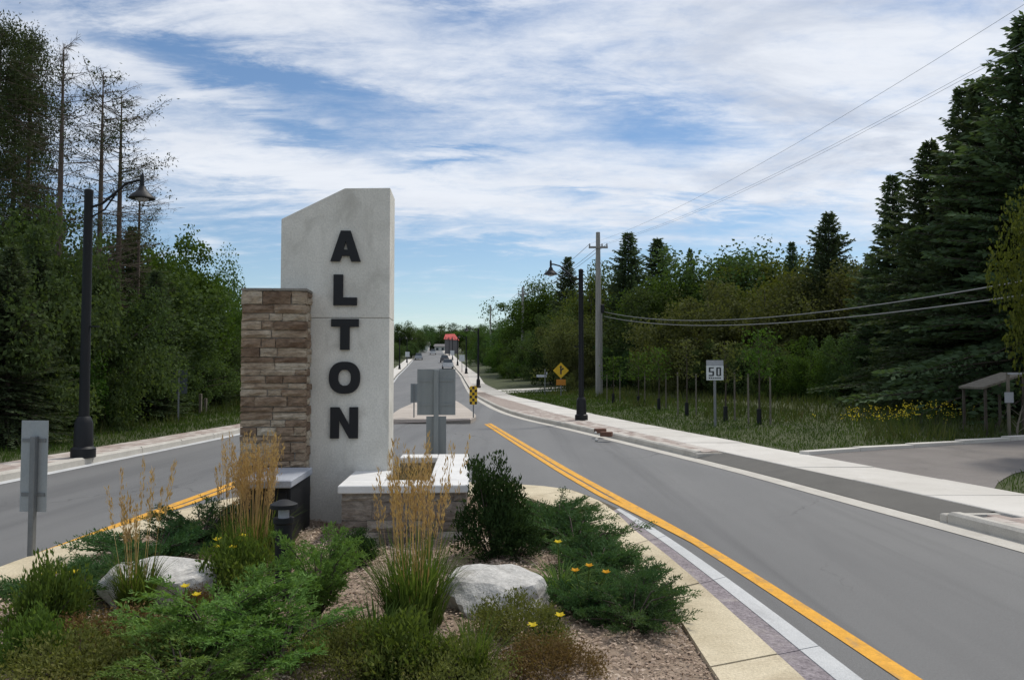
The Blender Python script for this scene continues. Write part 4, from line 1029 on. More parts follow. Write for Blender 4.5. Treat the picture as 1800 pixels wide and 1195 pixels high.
def pine_mesh(seed, bare=0.5, dead=True):
    """unit-height, tall thin pine: long clear trunk, ragged twiggy branches, needles mostly near the top"""
    global rng; rng = np.random.default_rng(seed); r = rng
    segs = [([(0, 0, 0), (0.006*r.normal(), 0, 0.4), (0.006*r.normal(), 0, 0.7), (0.004, 0, 0.99)], [0.0125, 0.010, 0.007, 0.0015])]
    twC, twD, twL, ndC, ndD, ndL = [], [], [], [], [], []
    z = 0.34
    while z < 0.985:
        t = (z-0.34)/0.65; nb = r.integers(2, 4)
        for b in range(nb):
            a = r.uniform(0, 6.283); l = (0.05+0.115*(1-abs(t-0.45)**1.2))*r.uniform(0.5, 1.25)*(1.0 if t < 0.85 else (1-t)/0.15+0.25)
            ca, sa = math.cos(a), math.sin(a); up = r.uniform(-0.15, 0.3)+0.35*t
            p1 = np.array([ca*l*.5, sa*l*.5, z+l*up*.35]); p2 = np.array([ca*l, sa*l, z+l*up])
            segs.append(([(0, 0, z), tuple(p1), tuple(p2)], [0.0013, 0.0008, 0.0003]))
            n = 24; s = r.uniform(0.2, 1, n)[:, None]; P = np.where(s < .5, np.array([0, 0, z])*(1-2*s)+p1*2*s, p1*(2-2*s)+p2*(2*s-1))
            d = unit(np.array([ca, sa, 0.1])+r.normal(size=(n, 3))*0.7); tl = r.uniform(0.010, 0.034, n)
            twC.append(P); twD.append(d); twL.append(tl)
            if r.random() < (1-bare)*(0.35+0.9*t):
                m = 90 if bare > .5 else 250; cen = P[r.integers(0, n, m)]+r.normal(size=(m, 3))*(0.013 if bare > .5 else 0.019); ndC.append(cen); ndD.append(unit(r.normal(size=(m, 3))+np.array([0, 0, .4]))); ndL.append(r.uniform(.006, .013, m))
        z += 0.015*r.uniform(.7, 1.3)
    V, F = cards(np.concatenate(twC), np.concatenate(twD), np.concatenate(twL), 0.0011)
    if ndC:
        l = np.concatenate(ndL); V2, F2 = cards(np.concatenate(ndC), np.concatenate(ndD), l, l*0.34); F2 = F2+len(V)
        V = np.concatenate([V, V2]); mi = np.r_[np.zeros(len(F)), np.ones(len(F2))]; F = np.concatenate([F, F2])
    else: mi = np.zeros(len(F))
    TV, TF = tubes_np(segs, 5)
    return mesh_np('crown', V, F, [L_dead, L_pine], mi), mesh_np('trunk', TV, TF, M_barkpine, smooth=True)

SPR = [spruce_mesh(s, dr, 1.6, r0) for s, dr, r0 in ((21, .22, .29), (22, .32, .33), (23, .14, .24))]
PIN = [pine_mesh(31, 0.93), pine_mesh(32, 0.75), pine_mesh(33, 0.20), pine_mesh(34, 0.0)]
DEC = {}
def dec(kind, var):
    key = (kind, var)
    if key not in DEC:
        mat = {'d': L_dec, 'b': L_decb, 'o': L_olive, 'y': L_yel, 'g': L_gold}[kind]
        if var < 10: DEC[key] = crown_mesh('crown', mat, 0.36+0.03*(var % 3), 1, 105, 24000, 0.020, 0.14, 50+var*7+ord(kind), 0.40)     # tree
        else: DEC[key] = crown_mesh('crown', mat, 0.62, 1, 115, 24000, 0.0235, -0.06, 90+var*5+ord(kind), 0.35)                       # shrub, leafy to the ground
    return DEC[key]
def plant_tree(nm, meshes, px, ytop, d, label, group, cat='tree', sx=1.0, rot=None, x=None):
    p = at(px, ytop, d); X = p.x if x is None else x; zg = float(ground_z(X, d)); h = p.z-zg
    root = put(nm, None, loc=(X, d, zg-0.02), rot=(0, 0, random.uniform(0, 6.28) if rot is None else rot), scale=(h*sx, h*sx, h), label=label, cat=cat, group=group)
    put('crown', meshes[0], root); put('trunk', meshes[1], root)
    return root
G_RS, G_RD, G_LD, G_LP, G_F = 'dark spruces on the right', 'broadleaf trees and thickets on the right', 'broadleaf trees on the left', 'tall pines on the left', 'distant trees along the road'
spr = [(1804, 22, 22.5, 'tallest dark spruce, cut by the right edge of the photo', 1.05, 1), (1722, 132, 24.5, 'tall dark spruce second from the right edge', .95, 0),
       (1690, 150, 25.5, 'tall dark spruce third from the right edge', .9, 2), (1634, 246, 27.5, 'dark spruce fourth from the right edge, on the slope of the skyline', 1.0, 1),
       (1568, 306, 33, 'slender dark spruce with a clear pointed top beside the tall right group', 1.0, 2), (1456, 372, 44, 'small dark spruce rising alone above the yellowish thicket', 1.0, 1),
       (1392, 424, 53, 'thin faint spruce left of the lone small spruce', .8, 2), (1104, 404, 66, 'bushy dark spruce, left and taller of the pair behind the utility pole', 1.05, 0),
       (1156, 418, 68, 'bushy dark spruce, right of the pair behind the utility pole', 1.1, 1), (998, 448, 84, 'dark spruce top just left of the right street lamp', .9, 0),
       (1213, 436, 78, 'thin spruce tip right of the spruce pair', .6, 2), (1765, 210, 27, 'dark spruce filling behind the tallest one', 1.0, 0),
       (1660, 330, 31, 'shaded spruce between the third and fourth of the right group', 1.0, 1), (1605, 400, 32, 'lower shaded spruce under the skyline slope', 1.1, 0),
       (1530, 440, 38, 'low spruce beside the slender pointed spruce', 1.0, 0), (1745, 400, 25, 'low dark spruce in front of the tall right group', 1.0, 1)]
for px, yt, d, lab, sx, v in spr: plant_tree('spruce_tree', SPR[v], px, yt, d, lab, G_RS, sx=sx)
rd = [('o', 10, 1245, 492, 45, 'rounded brownish thicket behind the speed sign', .95), ('o', 11, 1345, 478, 43, 'olive brown thicket right of the speed sign', .95), ('y', 1, 1452, 432, 47, 'yellowish green tree under the lone small spruce', 1.1),
      ('d', 1, 1292, 430, 60, 'green tree top on the skyline between spruce pair and lone spruce, left', 1.2), ('d', 2, 1328, 432, 62, 'green tree top on the skyline between spruce pair and lone spruce, right', 1.2), ('y', 2, 1370, 452, 56, 'pale yellow green tree below the skyline centre right', 1.2),
      ('o', 1, 1500, 462, 41, 'olive tree left of the slender spruce', 1.1), ('b', 1, 1185, 470, 60, 'green tree below the spruce pair, right side', 1.1), ('d', 3, 1135, 505, 58, 'dark green tree below the spruce pair, centre', 1.2),
      ('d', 1, 1062, 470, 74, 'green tree just right of the utility pole top', 1.0), ('y', 3, 1035, 490, 70, 'light green tree between street lamp and utility pole', 1.0), ('o', 2, 1012, 545, 60, 'shaded olive tree behind the right street lamp', 1.1),
      ('b', 2, 942, 512, 98, 'green tree on the sloping skyline above the far kerb', 1.1), ('b', 3, 968, 486, 94, 'taller green tree on the sloping skyline left of the spruce top', 1.1), ('d', 2, 915, 540, 112, 'green tree low on the sloping skyline near the second pole', 1.1),
      ('d', 12, 1100, 590, 57, 'dark bush in the right thicket, first right of the utility pole', 1.0), ('d', 13, 1160, 600, 51, 'dark bush in the right thicket, second right of the utility pole', 1.0), ('o', 12, 1215, 592, 47, 'olive bush in the right thicket behind the saplings', 1.0),
      ('d', 10, 1285, 600, 40, 'dark bush directly right of the speed sign', 1.0), ('d', 11, 1352, 590, 38, 'dark bush in the right thicket before the olive mass', 1.0), ('b', 10, 1425, 592, 35, 'green bush in the middle of the right thicket', 1.0),
      ('d', 12, 1500, 590, 33, 'dark bush under the slender spruce', 1.0), ('d', 13, 1575, 610, 30, 'dark bush above the yellow wildflowers, left', 1.0), ('d', 10, 1655, 615, 28, 'dark bush above the yellow wildflowers, right', 1.0), ('d', 11, 1735, 630, 24, 'dark bush behind the small white notice', .8),
      ('b', 11, 905, 615, 86, 'light green bush above the far end of the right sidewalk', 1.0), ('b', 12, 948, 600, 80, 'light green bush left of the yellow warning sign', 1.0), ('o', 13, 1040, 610, 58, 'brownish bush behind the street lamp base', .9), ('d', 10, 985, 590, 78, 'dark bush behind the yellow warning sign', 1.0),
      ('y', 1, 1876, 235, 14.6, 'yellow green broadleaf tree cut by the right edge, before the spruces', .42)]
for kd, v, px, yt, d, lab, sx in rd: plant_tree('broadleaf_tree' if v < 10 else 'bush', dec(kd, v), px, yt, d, lab, G_RD, 'tree' if v < 10 else 'bush', sx=sx)
def warning_sign():
    d = 50.0; p = at(986, 651, d); zg = float(ground_z(p.x, d)); z = p.z-zg; w = 0.50
    root = put('warning_sign', None, loc=(p.x, d, zg), label='yellow diamond warning sign with dark symbol left of the right street lamp', cat='sign')
    m = MB(); m.box(-0.035, 0.035, 0.02, 0.09, 0, z+.4); put('post', m.mesh('post', M_galv), root)
    m = MB(); m.prism_y([(0, z-w), (w, z), (0, z+w), (-w, z)], 0.0, 0.012); pl = put('sign_plate', m.mesh('sign_plate', M_markyellow), root)
    m = MB(); m.prism_y([(-.05, z-.24), (.05, z-.24), (.05, z), (.20, z+.10), (.14, z+.18), (.03, z+.09), (.03, z+.2), (.1, z+.2), (0, z+.32), (-.1, z+.2), (-.05, z+.2)], -0.004, -0.001); put('symbol', m.mesh('symbol', M_ink), pl)
    m = MB(); m.box(-.30, .30, 0.0, 0.012, z-w-.42, z-w-.06); put('tab', m.mesh('tab', plain('sign_orange', (0.55, 0.22, 0.03), .5)), root)
warning_sign()
plant_tree('russet_shrub', dec('o', 12), 1003, 655, 54, 'small russet shrub beside the yellow warning sign', None, 'bush', sx=.5)
ld = [('d', 10, -10, 360, 17.5, 'big dark bush filling the left edge', .75), ('d', 11, 55, 362, 20, 'dark leafy tree left of the nearest street lamp', .6), ('d', 1, 22, 335, 24, 'dark tree behind the big bush at the left edge', 1.0),
      ('b', 13, 100, 560, 20.5, 'green bush just left of the street lamp pole', .8), ('d', 12, 185, 500, 22.5, 'dark bush just right of the street lamp pole', .85), ('d', 2, 150, 470, 28, 'dark tree behind the street lamp pole', 1.0),
      ('d', 3, 215, 415, 27, 'dark green tree under the twin bare pines', 1.2), ('b', 1, 290, 405, 31, 'tree with bright green top right of the street lamp arm', .85), ('b', 2, 335, 432, 36, 'bright green tree sloping down toward the stone pillar', .62),
      ('b', 3, 375, 486, 42, 'green tree second from the stone pillar on the left skyline', .72), ('d', 2, 418, 500, 50, 'green tree touching the left side of the stone pillar', .9), ('d', 10, 255, 560, 26, 'dark bush behind the grey sign back, left', .9),
      ('d', 11, 320, 580, 29, 'dark bush behind the grey sign back, right', .9), ('d', 13, 385, 590, 33, 'dark bush beside the stone pillar, over the grass', .9), ('d', 12, 430, 600, 38, 'dark bush partly behind the stone pillar', .9)]
for kd, v, px, yt, d, lab, sx in ld: plant_tree('broadleaf_tree' if v < 10 else 'bush', dec(kd, v), px, yt, d, lab, G_LD, 'tree' if v < 10 else 'bush', sx=sx)
for px, yt, d, lab, sx, v in [(112, 70, 22, 'tall bare pine with a thick straight trunk left of the street lamp', .85, 0), (184, 122, 23, 'bare pine, left trunk of the twin pines over the lamp arm', .85, 1), (213, 160, 24, 'bare pine, right trunk of the twin pines over the lamp arm', .95, 1),
                              (2, 40, 24, 'tall needled pine at the left edge of the photo', .85, 3), (56, 62, 26, 'tall needled pine second from the left edge', .72, 2), (28, 130, 28, 'thin pine behind the two needled pines at the left edge', .8, 3), (248, 300, 25.5, 'small ragged pine under the lamp shade', .9, 1)]:
    plant_tree('pine_tree', PIN[v], px, yt, d, lab, G_LP, sx=sx)
for px, yt, d, lab, sx, v in [(70, 395, 18.5, 'dark conifer just left of the nearest street lamp', .95, 2), (20, 430, 16.5, 'low dark conifer at the left edge', 1.0, 1), (135, 520, 21.5, 'low dark conifer behind the street lamp base', 1.0, 2),
                              (232, 395, 26, 'dark conifer right of the twin bare pines', .9, 2), (275, 470, 24.5, 'dark conifer above the grey sign back', 1.0, 0), (372, 520, 32, 'dark conifer nearest the stone pillar on the left', 1.0, 2)]:
    plant_tree('conifer_tree', SPR[v], px, yt, d, lab, 'dark conifers on the left', sx=sx)
ff = [(700, 566, 200, 'd', 1), (718, 572, 225, 'd', 2), (735, 580, 260, 'd', 3), (690, 600, 150, 'd', 1), (672, 590, 130, 'd', 3), (755, 570, 335, 'd', 1), (775, 568, 340, 'd', 2), (800, 568, 330, 'd', 3), (822, 570, 300, 'd', 1), (845, 572, 240, 'd', 2), (868, 570, 190, 'b', 1),
      (890, 560, 150, 'd', 3), (812, 580, 250, 'b', 2), (850, 600, 150, 'b', 1), (878, 605, 118, 'b', 2), (835, 590, 190, 'd', 1), (722, 600, 190, 'd', 3), (740, 582, 340, 'd', 3)]
ff.sort(key=lambda q: (q[0] >= 760, q[0]))
nl = sum(1 for q in ff if q[0] < 760); ordn = ['first', 'second', 'third', 'fourth', 'fifth', 'sixth', 'seventh', 'eighth', 'ninth', 'tenth', 'eleventh', 'twelfth']
for i, (px, yt, d, kd, v) in enumerate(ff):
    lab = f'distant tree left of the far road, {ordn[i]} from the concrete slab' if i < nl else f'distant tree right of the far road, {ordn[i-nl]} going right'
    plant_tree('distant_tree', dec(kd, v), px, yt, d, lab, G_F, sx=1.25)
rs = random.Random(5)
for i, d in enumerate((68, 80, 92, 106, 122, 140, 160, 182, 206, 232)):
    for side in (1, -1):
        if side < 0 and d < 95: continue
        X = float(R_out(d))+rs.uniform(3.5, 6) if side > 0 else float(L_out(d))-rs.uniform(2.5, 5); h = rs.uniform(4.0, 7.5)
        me = dec(rs.choice('dbd'), rs.choice((10, 11, 12, 13))); zg = float(ground_z(X, d))
        o = put('roadside_bush', None, loc=(X, d, zg-.02), rot=(0, 0, rs.uniform(0, 6)), scale=(h*.75, h*.75, h), cat='bush', group='bushes lining the far road',
                label=f'roadside bush {"right" if side > 0 else "left"} of the far road, {ordn[i if side > 0 else i-3]} from the near end')
        put('crown', me[0], o); put('trunk', me[1], o)
# woodland mass behind the named trees, one far mass on each side
def woodland(name, label, pts, h0, h1, n, mat, seed):
    global rng; rng = np.random.default_rng(seed)
    P = np.array(pts, float); t = rng.random(n)*(len(P)-1); i = t.astype(int); f = (t-i)[:, None]
    c = P[i]*(1-f)+P[i+1]*f; c = c+np.clip(rng.normal(size=(n, 2)), -1.7, 1.7)*2.2
    hh = (h0+(h1-h0)*t/(len(P)-1))*(0.8+0.25*np.sin(c[:, 0]*0.9+c[:, 1]*0.7)+0.12*np.sin(c[:, 0]*2.3-c[:, 1]*1.9))
    z = ground_z(c[:, 0], c[:, 1]) + hh*rng.random(n)**1.15*0.95
    pos = np.c_[c, z]; l = rng.uniform(0.15, 0.32, n)
    V, F = cards(pos, sphere_dirs(n), l, l*0.7, 0.1)
    put(name, mesh_np(name, V, F, mat), label=label, cat='woodland', kind='stuff')
woodland('woodland', 'dark mass of woodland behind the trees on the right', [(32, 24), (26, 34), (22, 44), (18, 56), (16, 75), (12, 100), (4, 130)], 5.5, 9, 60000, L_dec, 401)
woodland('woodland', 'dark mass of woodland behind the trees on the left', [(-20, 14), (-19, 22), (-19, 34), (-21, 48), (-24, 70), (-27, 110), (-33, 170)], 5.0, 7.5, 120000, L_dec, 402)

# ------------------------------------------------------------------ staked saplings on the right verge
def sapling(px, d, h, label, lean=0.0):
    p = at(px, 700, d); z = float(ground_z(p.x, d)); global rng; rng = np.random.default_rng(int(px))
    root = put('staked_sapling', None, loc=(p.x, d, z), label=label, cat='sapling', group='staked saplings on the right verge')
    m = MB(); m.tube([(0, 0, 0), (0.02, 0, h*.5), (lean, 0, h)], [0.03, 0.022, 0.006], 6)
    for k in range(7):
        zz = h*(.45+.07*k); a = k*2.4; m.tube([(0.01, 0, zz), (0.28*math.cos(a), 0.28*math.sin(a), zz+.3)], [0.008, 0.003], 4)
    put('trunk', m.mesh('trunk', M_bark), root)
    n = 420; c = np.c_[rng.normal(size=(n, 2))*0.24, h*(0.5+0.5*rng.random(n))]; c[:, 0] += lean*.7
    l = rng.uniform(.06, .13, n); V, F = cards(c, sphere_dirs(n), l, l*.6, .1); put('crown', mesh_np('crown', V, F, L_olive if int(px) % 2 else L_decb), root)
    for sx in ((-0.30, 0.32) if int(px) % 3 else (0.28,)):
        m = MB(); m.box(sx-0.02, sx+0.02, -0.02, 0.02, 0, 1.35+0.2*rng.random()); put('stake', m.mesh('stake', M_stake), root)
    m = MB(); m.lathe([(0.07, 0), (0.065, 0.45)], 10); put('guard', m.mesh('guard', M_black), root)
sap = [(1078, 38, 2.2, 'staked sapling nearest the utility pole'), (1122, 34, 2.3, 'second staked sapling right of the utility pole'), (1158, 31, 2.4, 'third staked sapling right of the utility pole'), (1207, 27, 2.6, 'staked sapling just left of the speed sign'),
       (1275, 24, 2.4, 'staked sapling just right of the speed sign'), (1334, 22.5, 2.7, 'rightmost staked sapling with pale leaves')]
for a in sap: sapling(*a)

# ------------------------------------------------------------------ verge grass, weeds, wildflowers
def scatter_grass(name, label, inside, xr, yr, n, h, mat, seed, w=0.012, lean=0.5, cat='grass', thin=True):
    global rng; rng = np.random.default_rng(seed)
    x = rng.uniform(*xr, n); y = yr[0]+(yr[1]-yr[0])*rng.random(n)**1.5; k = inside(x, y); x, y = x[k], y[k]; n = len(x)
    if n == 0: return
    c = np.c_[x, y, ground_z(x, y)-0.01]; hh = rng.uniform(h[0], h[1], n)*(0.7+0.5*(np.sin(x*1.3)*np.sin(y*.9+1)*.5+.5))
    D = unit(np.c_[rng.normal(size=(n, 2))*lean*0.6, np.ones(n)])
    V, F = cards(c, D, hh, w*rng.uniform(.7, 1.5, n)*(1+0.04*np.maximum(0, y-10)), 0.1)
    put(name, mesh_np(name, V, F, mat), label=label, cat=cat, kind='stuff')
def drive_clear(x, y):
    t = np.clip((x-6)/18, 0, 1); lo = np.interp(x, [5.0, 6.4, 6.85, 7.9, 11, 24], [10.3, 10.6, 11.3, 12.5, 14.2, 19.9]); hi = np.interp(x, [5.0, 5.4, 6.6, 11.2, 17, 24], [14.9, 15.2, 15.8, 17.75, 20.2, 23.2])
    return (y < lo-0.1) | (y > hi)
right_ok = lambda x, y: (x > R_out(y)+0.02) & drive_clear(x, y)
left_ok = lambda x, y: x < L_out(y)-0.02
scatter_grass('verge_grass', 'short green grass on the verge right of the sidewalk', lambda x, y: right_ok(x, y) & (x < R_out(y)+6.5), (-2, 20), (6, 60), 210000, (0.04, 0.14), L_lawn, 501, 0.010)
scatter_grass('verge_grass', 'short green grass on the verge left of the road', lambda x, y: left_ok(x, y) & (x > L_out(y)-5), (-18, -8), (8, 60), 90000, (0.06, 0.18), L_lawn, 502, 0.011)
scatter_grass('tall_weeds', 'tall brownish weeds at the foot of the right thicket', lambda x, y: right_ok(x, y) & (x > R_out(y)+3.0+1.2*np.sin(y*.7)) & (x < R_out(y)+10), (2, 24), (17, 60), 22000, (0.18, 0.55), L_weed, 503, 0.016, 0.5, 'weeds')
scatter_grass('tall_weeds', 'tall weeds at the foot of the left trees', lambda x, y: left_ok(x, y) & (x < L_out(y)-1.6-.6*np.sin(y*.8)) & (x > L_out(y)-6), (-18, -9), (9, 50), 12000, (0.18, 0.5), L_weed, 504, 0.016, 0.5, 'weeds')
def wildflowers():
    global rng; rng = np.random.default_rng(77); n = 100
    a, b = np.array(on(1545, 765, .15)), np.array(on(1720, 762, .15)); t = rng.random(n)[:, None]
    c = a*(1-t)+b*t + rng.normal(size=(n, 2))*np.array([.5, .5]) + np.array([0, 1.2]); z = ground_z(c[:, 0], c[:, 1])
    h = rng.uniform(.25, .6, n); C = np.c_[c, z]; V, F = cards(C, unit(np.c_[rng.normal(size=(n, 2))*.12, np.ones(n)]), h, 0.02)
    m = 5; C2 = np.repeat(np.c_[c, z+h], m, 0)+rng.normal(size=(n*m, 3))*.035; V2, F2 = cards(C2, sphere_dirs(n*m), .04, .028)
    put('wildflowers', mesh_np('wildflowers', np.r_[V, V2], np.r_[F, F2+len(V)], [L_lawn, L_petal], np.r_[np.zeros(len(F)), np.ones(len(F2))]), label='band of yellow wildflowers beyond the driveway kerb', cat='flowers', kind='stuff')
wildflowers()
def dead_branch():
    q = at(1785, 740, 18.0); m = MB(); z = 0.15
    m.tube([(0, 0, 0.0), (0.12, 0.1, 0.35), (0.3, 0.2, 0.75)], [0.03, 0.02, 0.008], 6)
    for k in range(7):
        t = .2+.1*k; a = k*1.9; m.tube([(0.3*t, .2*t, .75*t), (0.3*t+.25*math.cos(a), .2*t+.1*math.sin(a), .75*t+.18)], [0.009, 0.003], 4)
    put('dead_branch', m.mesh('dead_branch', M_stake), loc=(q.x, 18.0, z), label='pale dry branch sticking up from the grass at the right edge', cat='branch')
dead_branch()

# ------------------------------------------------------------------ planting in the island
def strips_np(base, tip_dir, length, width, curl, seg=4):
    """tapering, bending blades -> quads"""
    n = len(base); t = np.linspace(0, 1, seg+1)
    side = unit(np.cross(tip_dir, np.array([0, 0, 1.0]))+1e-6); hor = unit(tip_dir*np.array([1, 1, 0])+1e-9)
    V = np.empty((n, seg+1, 2, 3))
    for k, tt in enumerate(t):
        p = base + tip_dir*(length*tt)[:, None] + hor*(curl*length*tt**2.2)[:, None]; p[:, 2] -= curl*length*0.75*tt**2.6
        w = (width*(1-tt**1.6)*0.5+0.0006)[:, None]; V[:, k, 0] = p-side*w; V[:, k, 1] = p+side*w
    F = []
    b = (np.arange(n)*(seg+1)*2)[:, None]
    for k in range(seg): F.append(b+np.array([2*k, 2*k+1, 2*k+3, 2*k+2]))
    return V.reshape(-1, 3), np.concatenate(F)
def reed_grass(px, py, h_leaf, h_plume, n_blade, n_plume, spread, label, seed, rad=0.12, z=None):
    global rng; rng = np.random.default_rng(seed); x, y = on(px, py, 0.2)
    zz = float(bed_z(x, y)) if z is None else z
    root = put('feather_reed_grass', None, loc=(x, y, zz-0.01), label=label, cat='ornamental grass', group='feather reed grasses in the island')
    a = rng.uniform(0, 6.283, n_blade); r = rad*np.sqrt(rng.random(n_blade)); b = np.c_[r*np.cos(a), r*np.sin(a), np.zeros(n_blade)]
    d = unit(np.c_[np.cos(a)*spread*rng.random(n_blade)+rng.normal(size=n_blade)*.06, np.sin(a)*spread*rng.random(n_blade)+rng.normal(size=n_blade)*.06, np.ones(n_blade)])
    V, F = strips_np(b, d, h_leaf*rng.uniform(.5, 1.1, n_blade), np.full(n_blade, .010), rng.uniform(0.05, .45, n_blade))
    put('blades', mesh_np('blades', V, F, L_blade), root)
    if n_plume:
        a = rng.uniform(0, 6.283, n_plume); r = rad*0.8*np.sqrt(rng.random(n_plume)); b = np.c_[r*np.cos(a), r*np.sin(a), np.zeros(n_plume)]
        d = unit(np.c_[np.cos(a)*.17*rng.random(n_plume)+rng.normal(size=n_plume)*.035, np.sin(a)*.17*rng.random(n_plume)+rng.normal(size=n_plume)*.035, np.ones(n_plume)]); l = h_plume*rng.uniform(.66, 1.03, n_plume)
        V, F = strips_np(b, d, l, np.full(n_plume, .004), np.full(n_plume, .02), 3)
        m = 46; k = np.repeat(np.arange(n_plume), m); t = rng.uniform(.66, 1.0, len(k)); w = 0.014*np.sin((t-.64)/.37*math.pi)**.8+.002
        C = b[k]+d[k]*(l[k]*t)[:, None]+rng.normal(size=(len(k), 3))*(w*.55)[:, None]
        V2, F2 = cards(C, unit(d[k]+rng.normal(size=(len(k), 3))*.22), rng.uniform(.022, .045, len(k)), .0065)
        put('plumes', mesh_np('plumes', np.r_[V, V2], np.r_[F, F2+len(V)], L_straw), root)
    return root
reed_grass(443, 985, .50, .98, 300, 72, .20, 'tan feather reed grass clump in front of the stone pillar', 601, .16)
reed_grass(728, 1105, .60, 1.08, 520, 48, .26, 'tall feather reed grass with tan plumes in front of the planter', 602, .15)
reed_grass(238, 1088, .44, .92, 420, 15, .07, 'slim feather reed grass before the left boulder, faint plumes above', 603, .085)
reed_grass(412, 975, .35, .98, 90, 22, .25, 'thin straw stems left of the stone pillar', 604, .10)
reed_grass(832, 1192, .34, .4, 170, 0, .45, 'low green grass tuft at the bottom, right of centre', 605, .06)
reed_grass(660, 1150, .34, .4, 200, 0, .5, 'low green grass tuft at the bottom, left of the tall reed grass', 606, .08)
reed_grass(490, 1000, .40, .5, 120, 0, .3, 'short green grass beside the black bollard light', 607, .09)
def planter_plant():
    global rng; rng = np.random.default_rng(650)
    root = put('dry_planter_grass', None, loc=(-1.75+0.72, 7.86+0.35, 0.52), rot=(0, 0, R(3.27)), label='dry brown grasses growing inside the planter', cat='plant')
    n = 600; b = np.c_[rng.uniform(-.2, .22, n), rng.uniform(-.9, .8, n), np.zeros(n)]; d = unit(np.c_[rng.normal(size=(n, 2))*.3, np.ones(n)])
    V, F = strips_np(b, d, rng.uniform(.06, .26, n), np.full(n, .007), rng.uniform(0, .3, n), 3); put('blades', mesh_np('blades', V, F, leaf('dry_blade', [(0, (.07, .055, .03)), (.5, (.14, .11, .055)), (1, (.22, .17, .09))], .25)), root)
planter_plant()

def juniper_mesh(seed, n_stem, R0, H, mat, elev=(0.1, 0.7), L=0.034, dens=1.0, tipup=0.25):
    """spreading juniper: arching stems set with short pointed sprays"""
    global rng; rng = np.random.default_rng(seed); r = rng; C, D, Ls, segs = [], [], [], []
    for s in range(n_stem):
        a = r.uniform(0, 6.283); e = r.uniform(*elev); l = R0*r.uniform(.55, 1.08)
        ca, sa = math.cos(a), math.sin(a); k = np.linspace(0.12, 1, 15)
        P = np.stack([ca*l*k, sa*l*k, H*e*np.sin(k*1.9)*.9+.02+tipup*l*k**3*.35], 1); P += np.cumsum(r.normal(size=P.shape)*.008, 0)
        segs.append(([(0, 0, 0.02), tuple(P[6]), tuple(P[-1])], [.010, .006, .002]))
        for j in range(2, 15):
            for q in range(int(3*dens)):
                b = r.uniform(-1.25, 1.25); ln = l*.30*(1.05-k[j]*.62)*r.uniform(.5, 1.2)+.03
                dd = np.array([math.cos(a+b), math.sin(a+b), r.uniform(.05, .75)]); dd /= np.linalg.norm(dd)
                n = max(5, int(ln/.011)); tt = np.linspace(.1, 1, n)[:, None]
                C.append(P[j]+dd*ln*tt+np.array([0, 0, -.12])*ln*tt**2); D.append(unit(dd+r.normal(size=(n, 3))*.5)); Ls.append(L*r.uniform(.6, 1.25, n)*(1.1-.4*tt[:, 0]))
    C, D, Ls = np.concatenate(C), np.concatenate(D), np.concatenate(Ls)
    V, F = cards(C, D, Ls, Ls*.30, .05); TV, TF = tubes_np(segs, 4)
    return mesh_np('foliage', V, F, mat), mesh_np('stems', TV, TF, M_bark)
JB = [juniper_mesh(701, 40, .52, .28, L_jun), juniper_mesh(702, 40, .55, .32, L_jun, (.15, .85)), ]
JG = [juniper_mesh(703, 38, .50, .46, L_junb, (.3, 1.1), .040, 1.0, .5), juniper_mesh(704, 36, .46, .50, L_junb, (.4, 1.2), .042, 1.0, .6)]
def small_shrub_mesh(seed, mat, n, L, rx=.5, rz=.5, ncl=70):
    global rng; rng = np.random.default_rng(seed); d = sphere_dirs(ncl); d[:, 2] = np.abs(d[:, 2])
    c = d*(.35+.65*rng.random((ncl, 1))**.6)*np.array([rx, rx, rz*2-.1]); ci = rng.integers(0, ncl, n)
    p = c[ci]+np.clip(rng.normal(size=(n, 3)), -1.6, 1.6)*np.array([.065, .065, .055]); p[:, 2] = np.abs(p[:, 2])+.01
    l = L*rng.uniform(.6, 1.4, n); V, F = cards(p, unit(sphere_dirs(n)+np.array([0, 0, .7])+unit(p)*.6), l, l*.42, .1)
    segs = [([(0, 0, 0), tuple(q*.55+np.array([0, 0, .03])), tuple(q)], [.010, .006, .002]) for q in c[:26]]
    TV, TF = tubes_np(segs, 4)
    return mesh_np('foliage', V, F, mat), mesh_np('stems', TV, TF, M_bark)
YW = small_shrub_mesh(711, L_yew, 9000, .042, .40, .52, 60)
LW = [small_shrub_mesh(712, L_low, 8000, .030, .5, .24, 90), small_shrub_mesh(713, L_brown, 8000, .030, .5, .22, 90), small_shrub_mesh(714, L_blade, 5000, .05, .45, .26, 50)]
def shrub(nm, me, px, py, s, label, cat='shrub', group=None, rz=None, x=None):
    X, Y = on(px, py, .18); root = put(nm, None, loc=(X, Y, float(bed_z(X, Y))-.02), rot=(0, 0, random.uniform(0, 6.28) if rz is None else rz), scale=s, label=label, cat=cat, group=group)
    put('foliage', me[0], root); put('stems', me[1], root); return root
G_J = 'spreading junipers in the island'
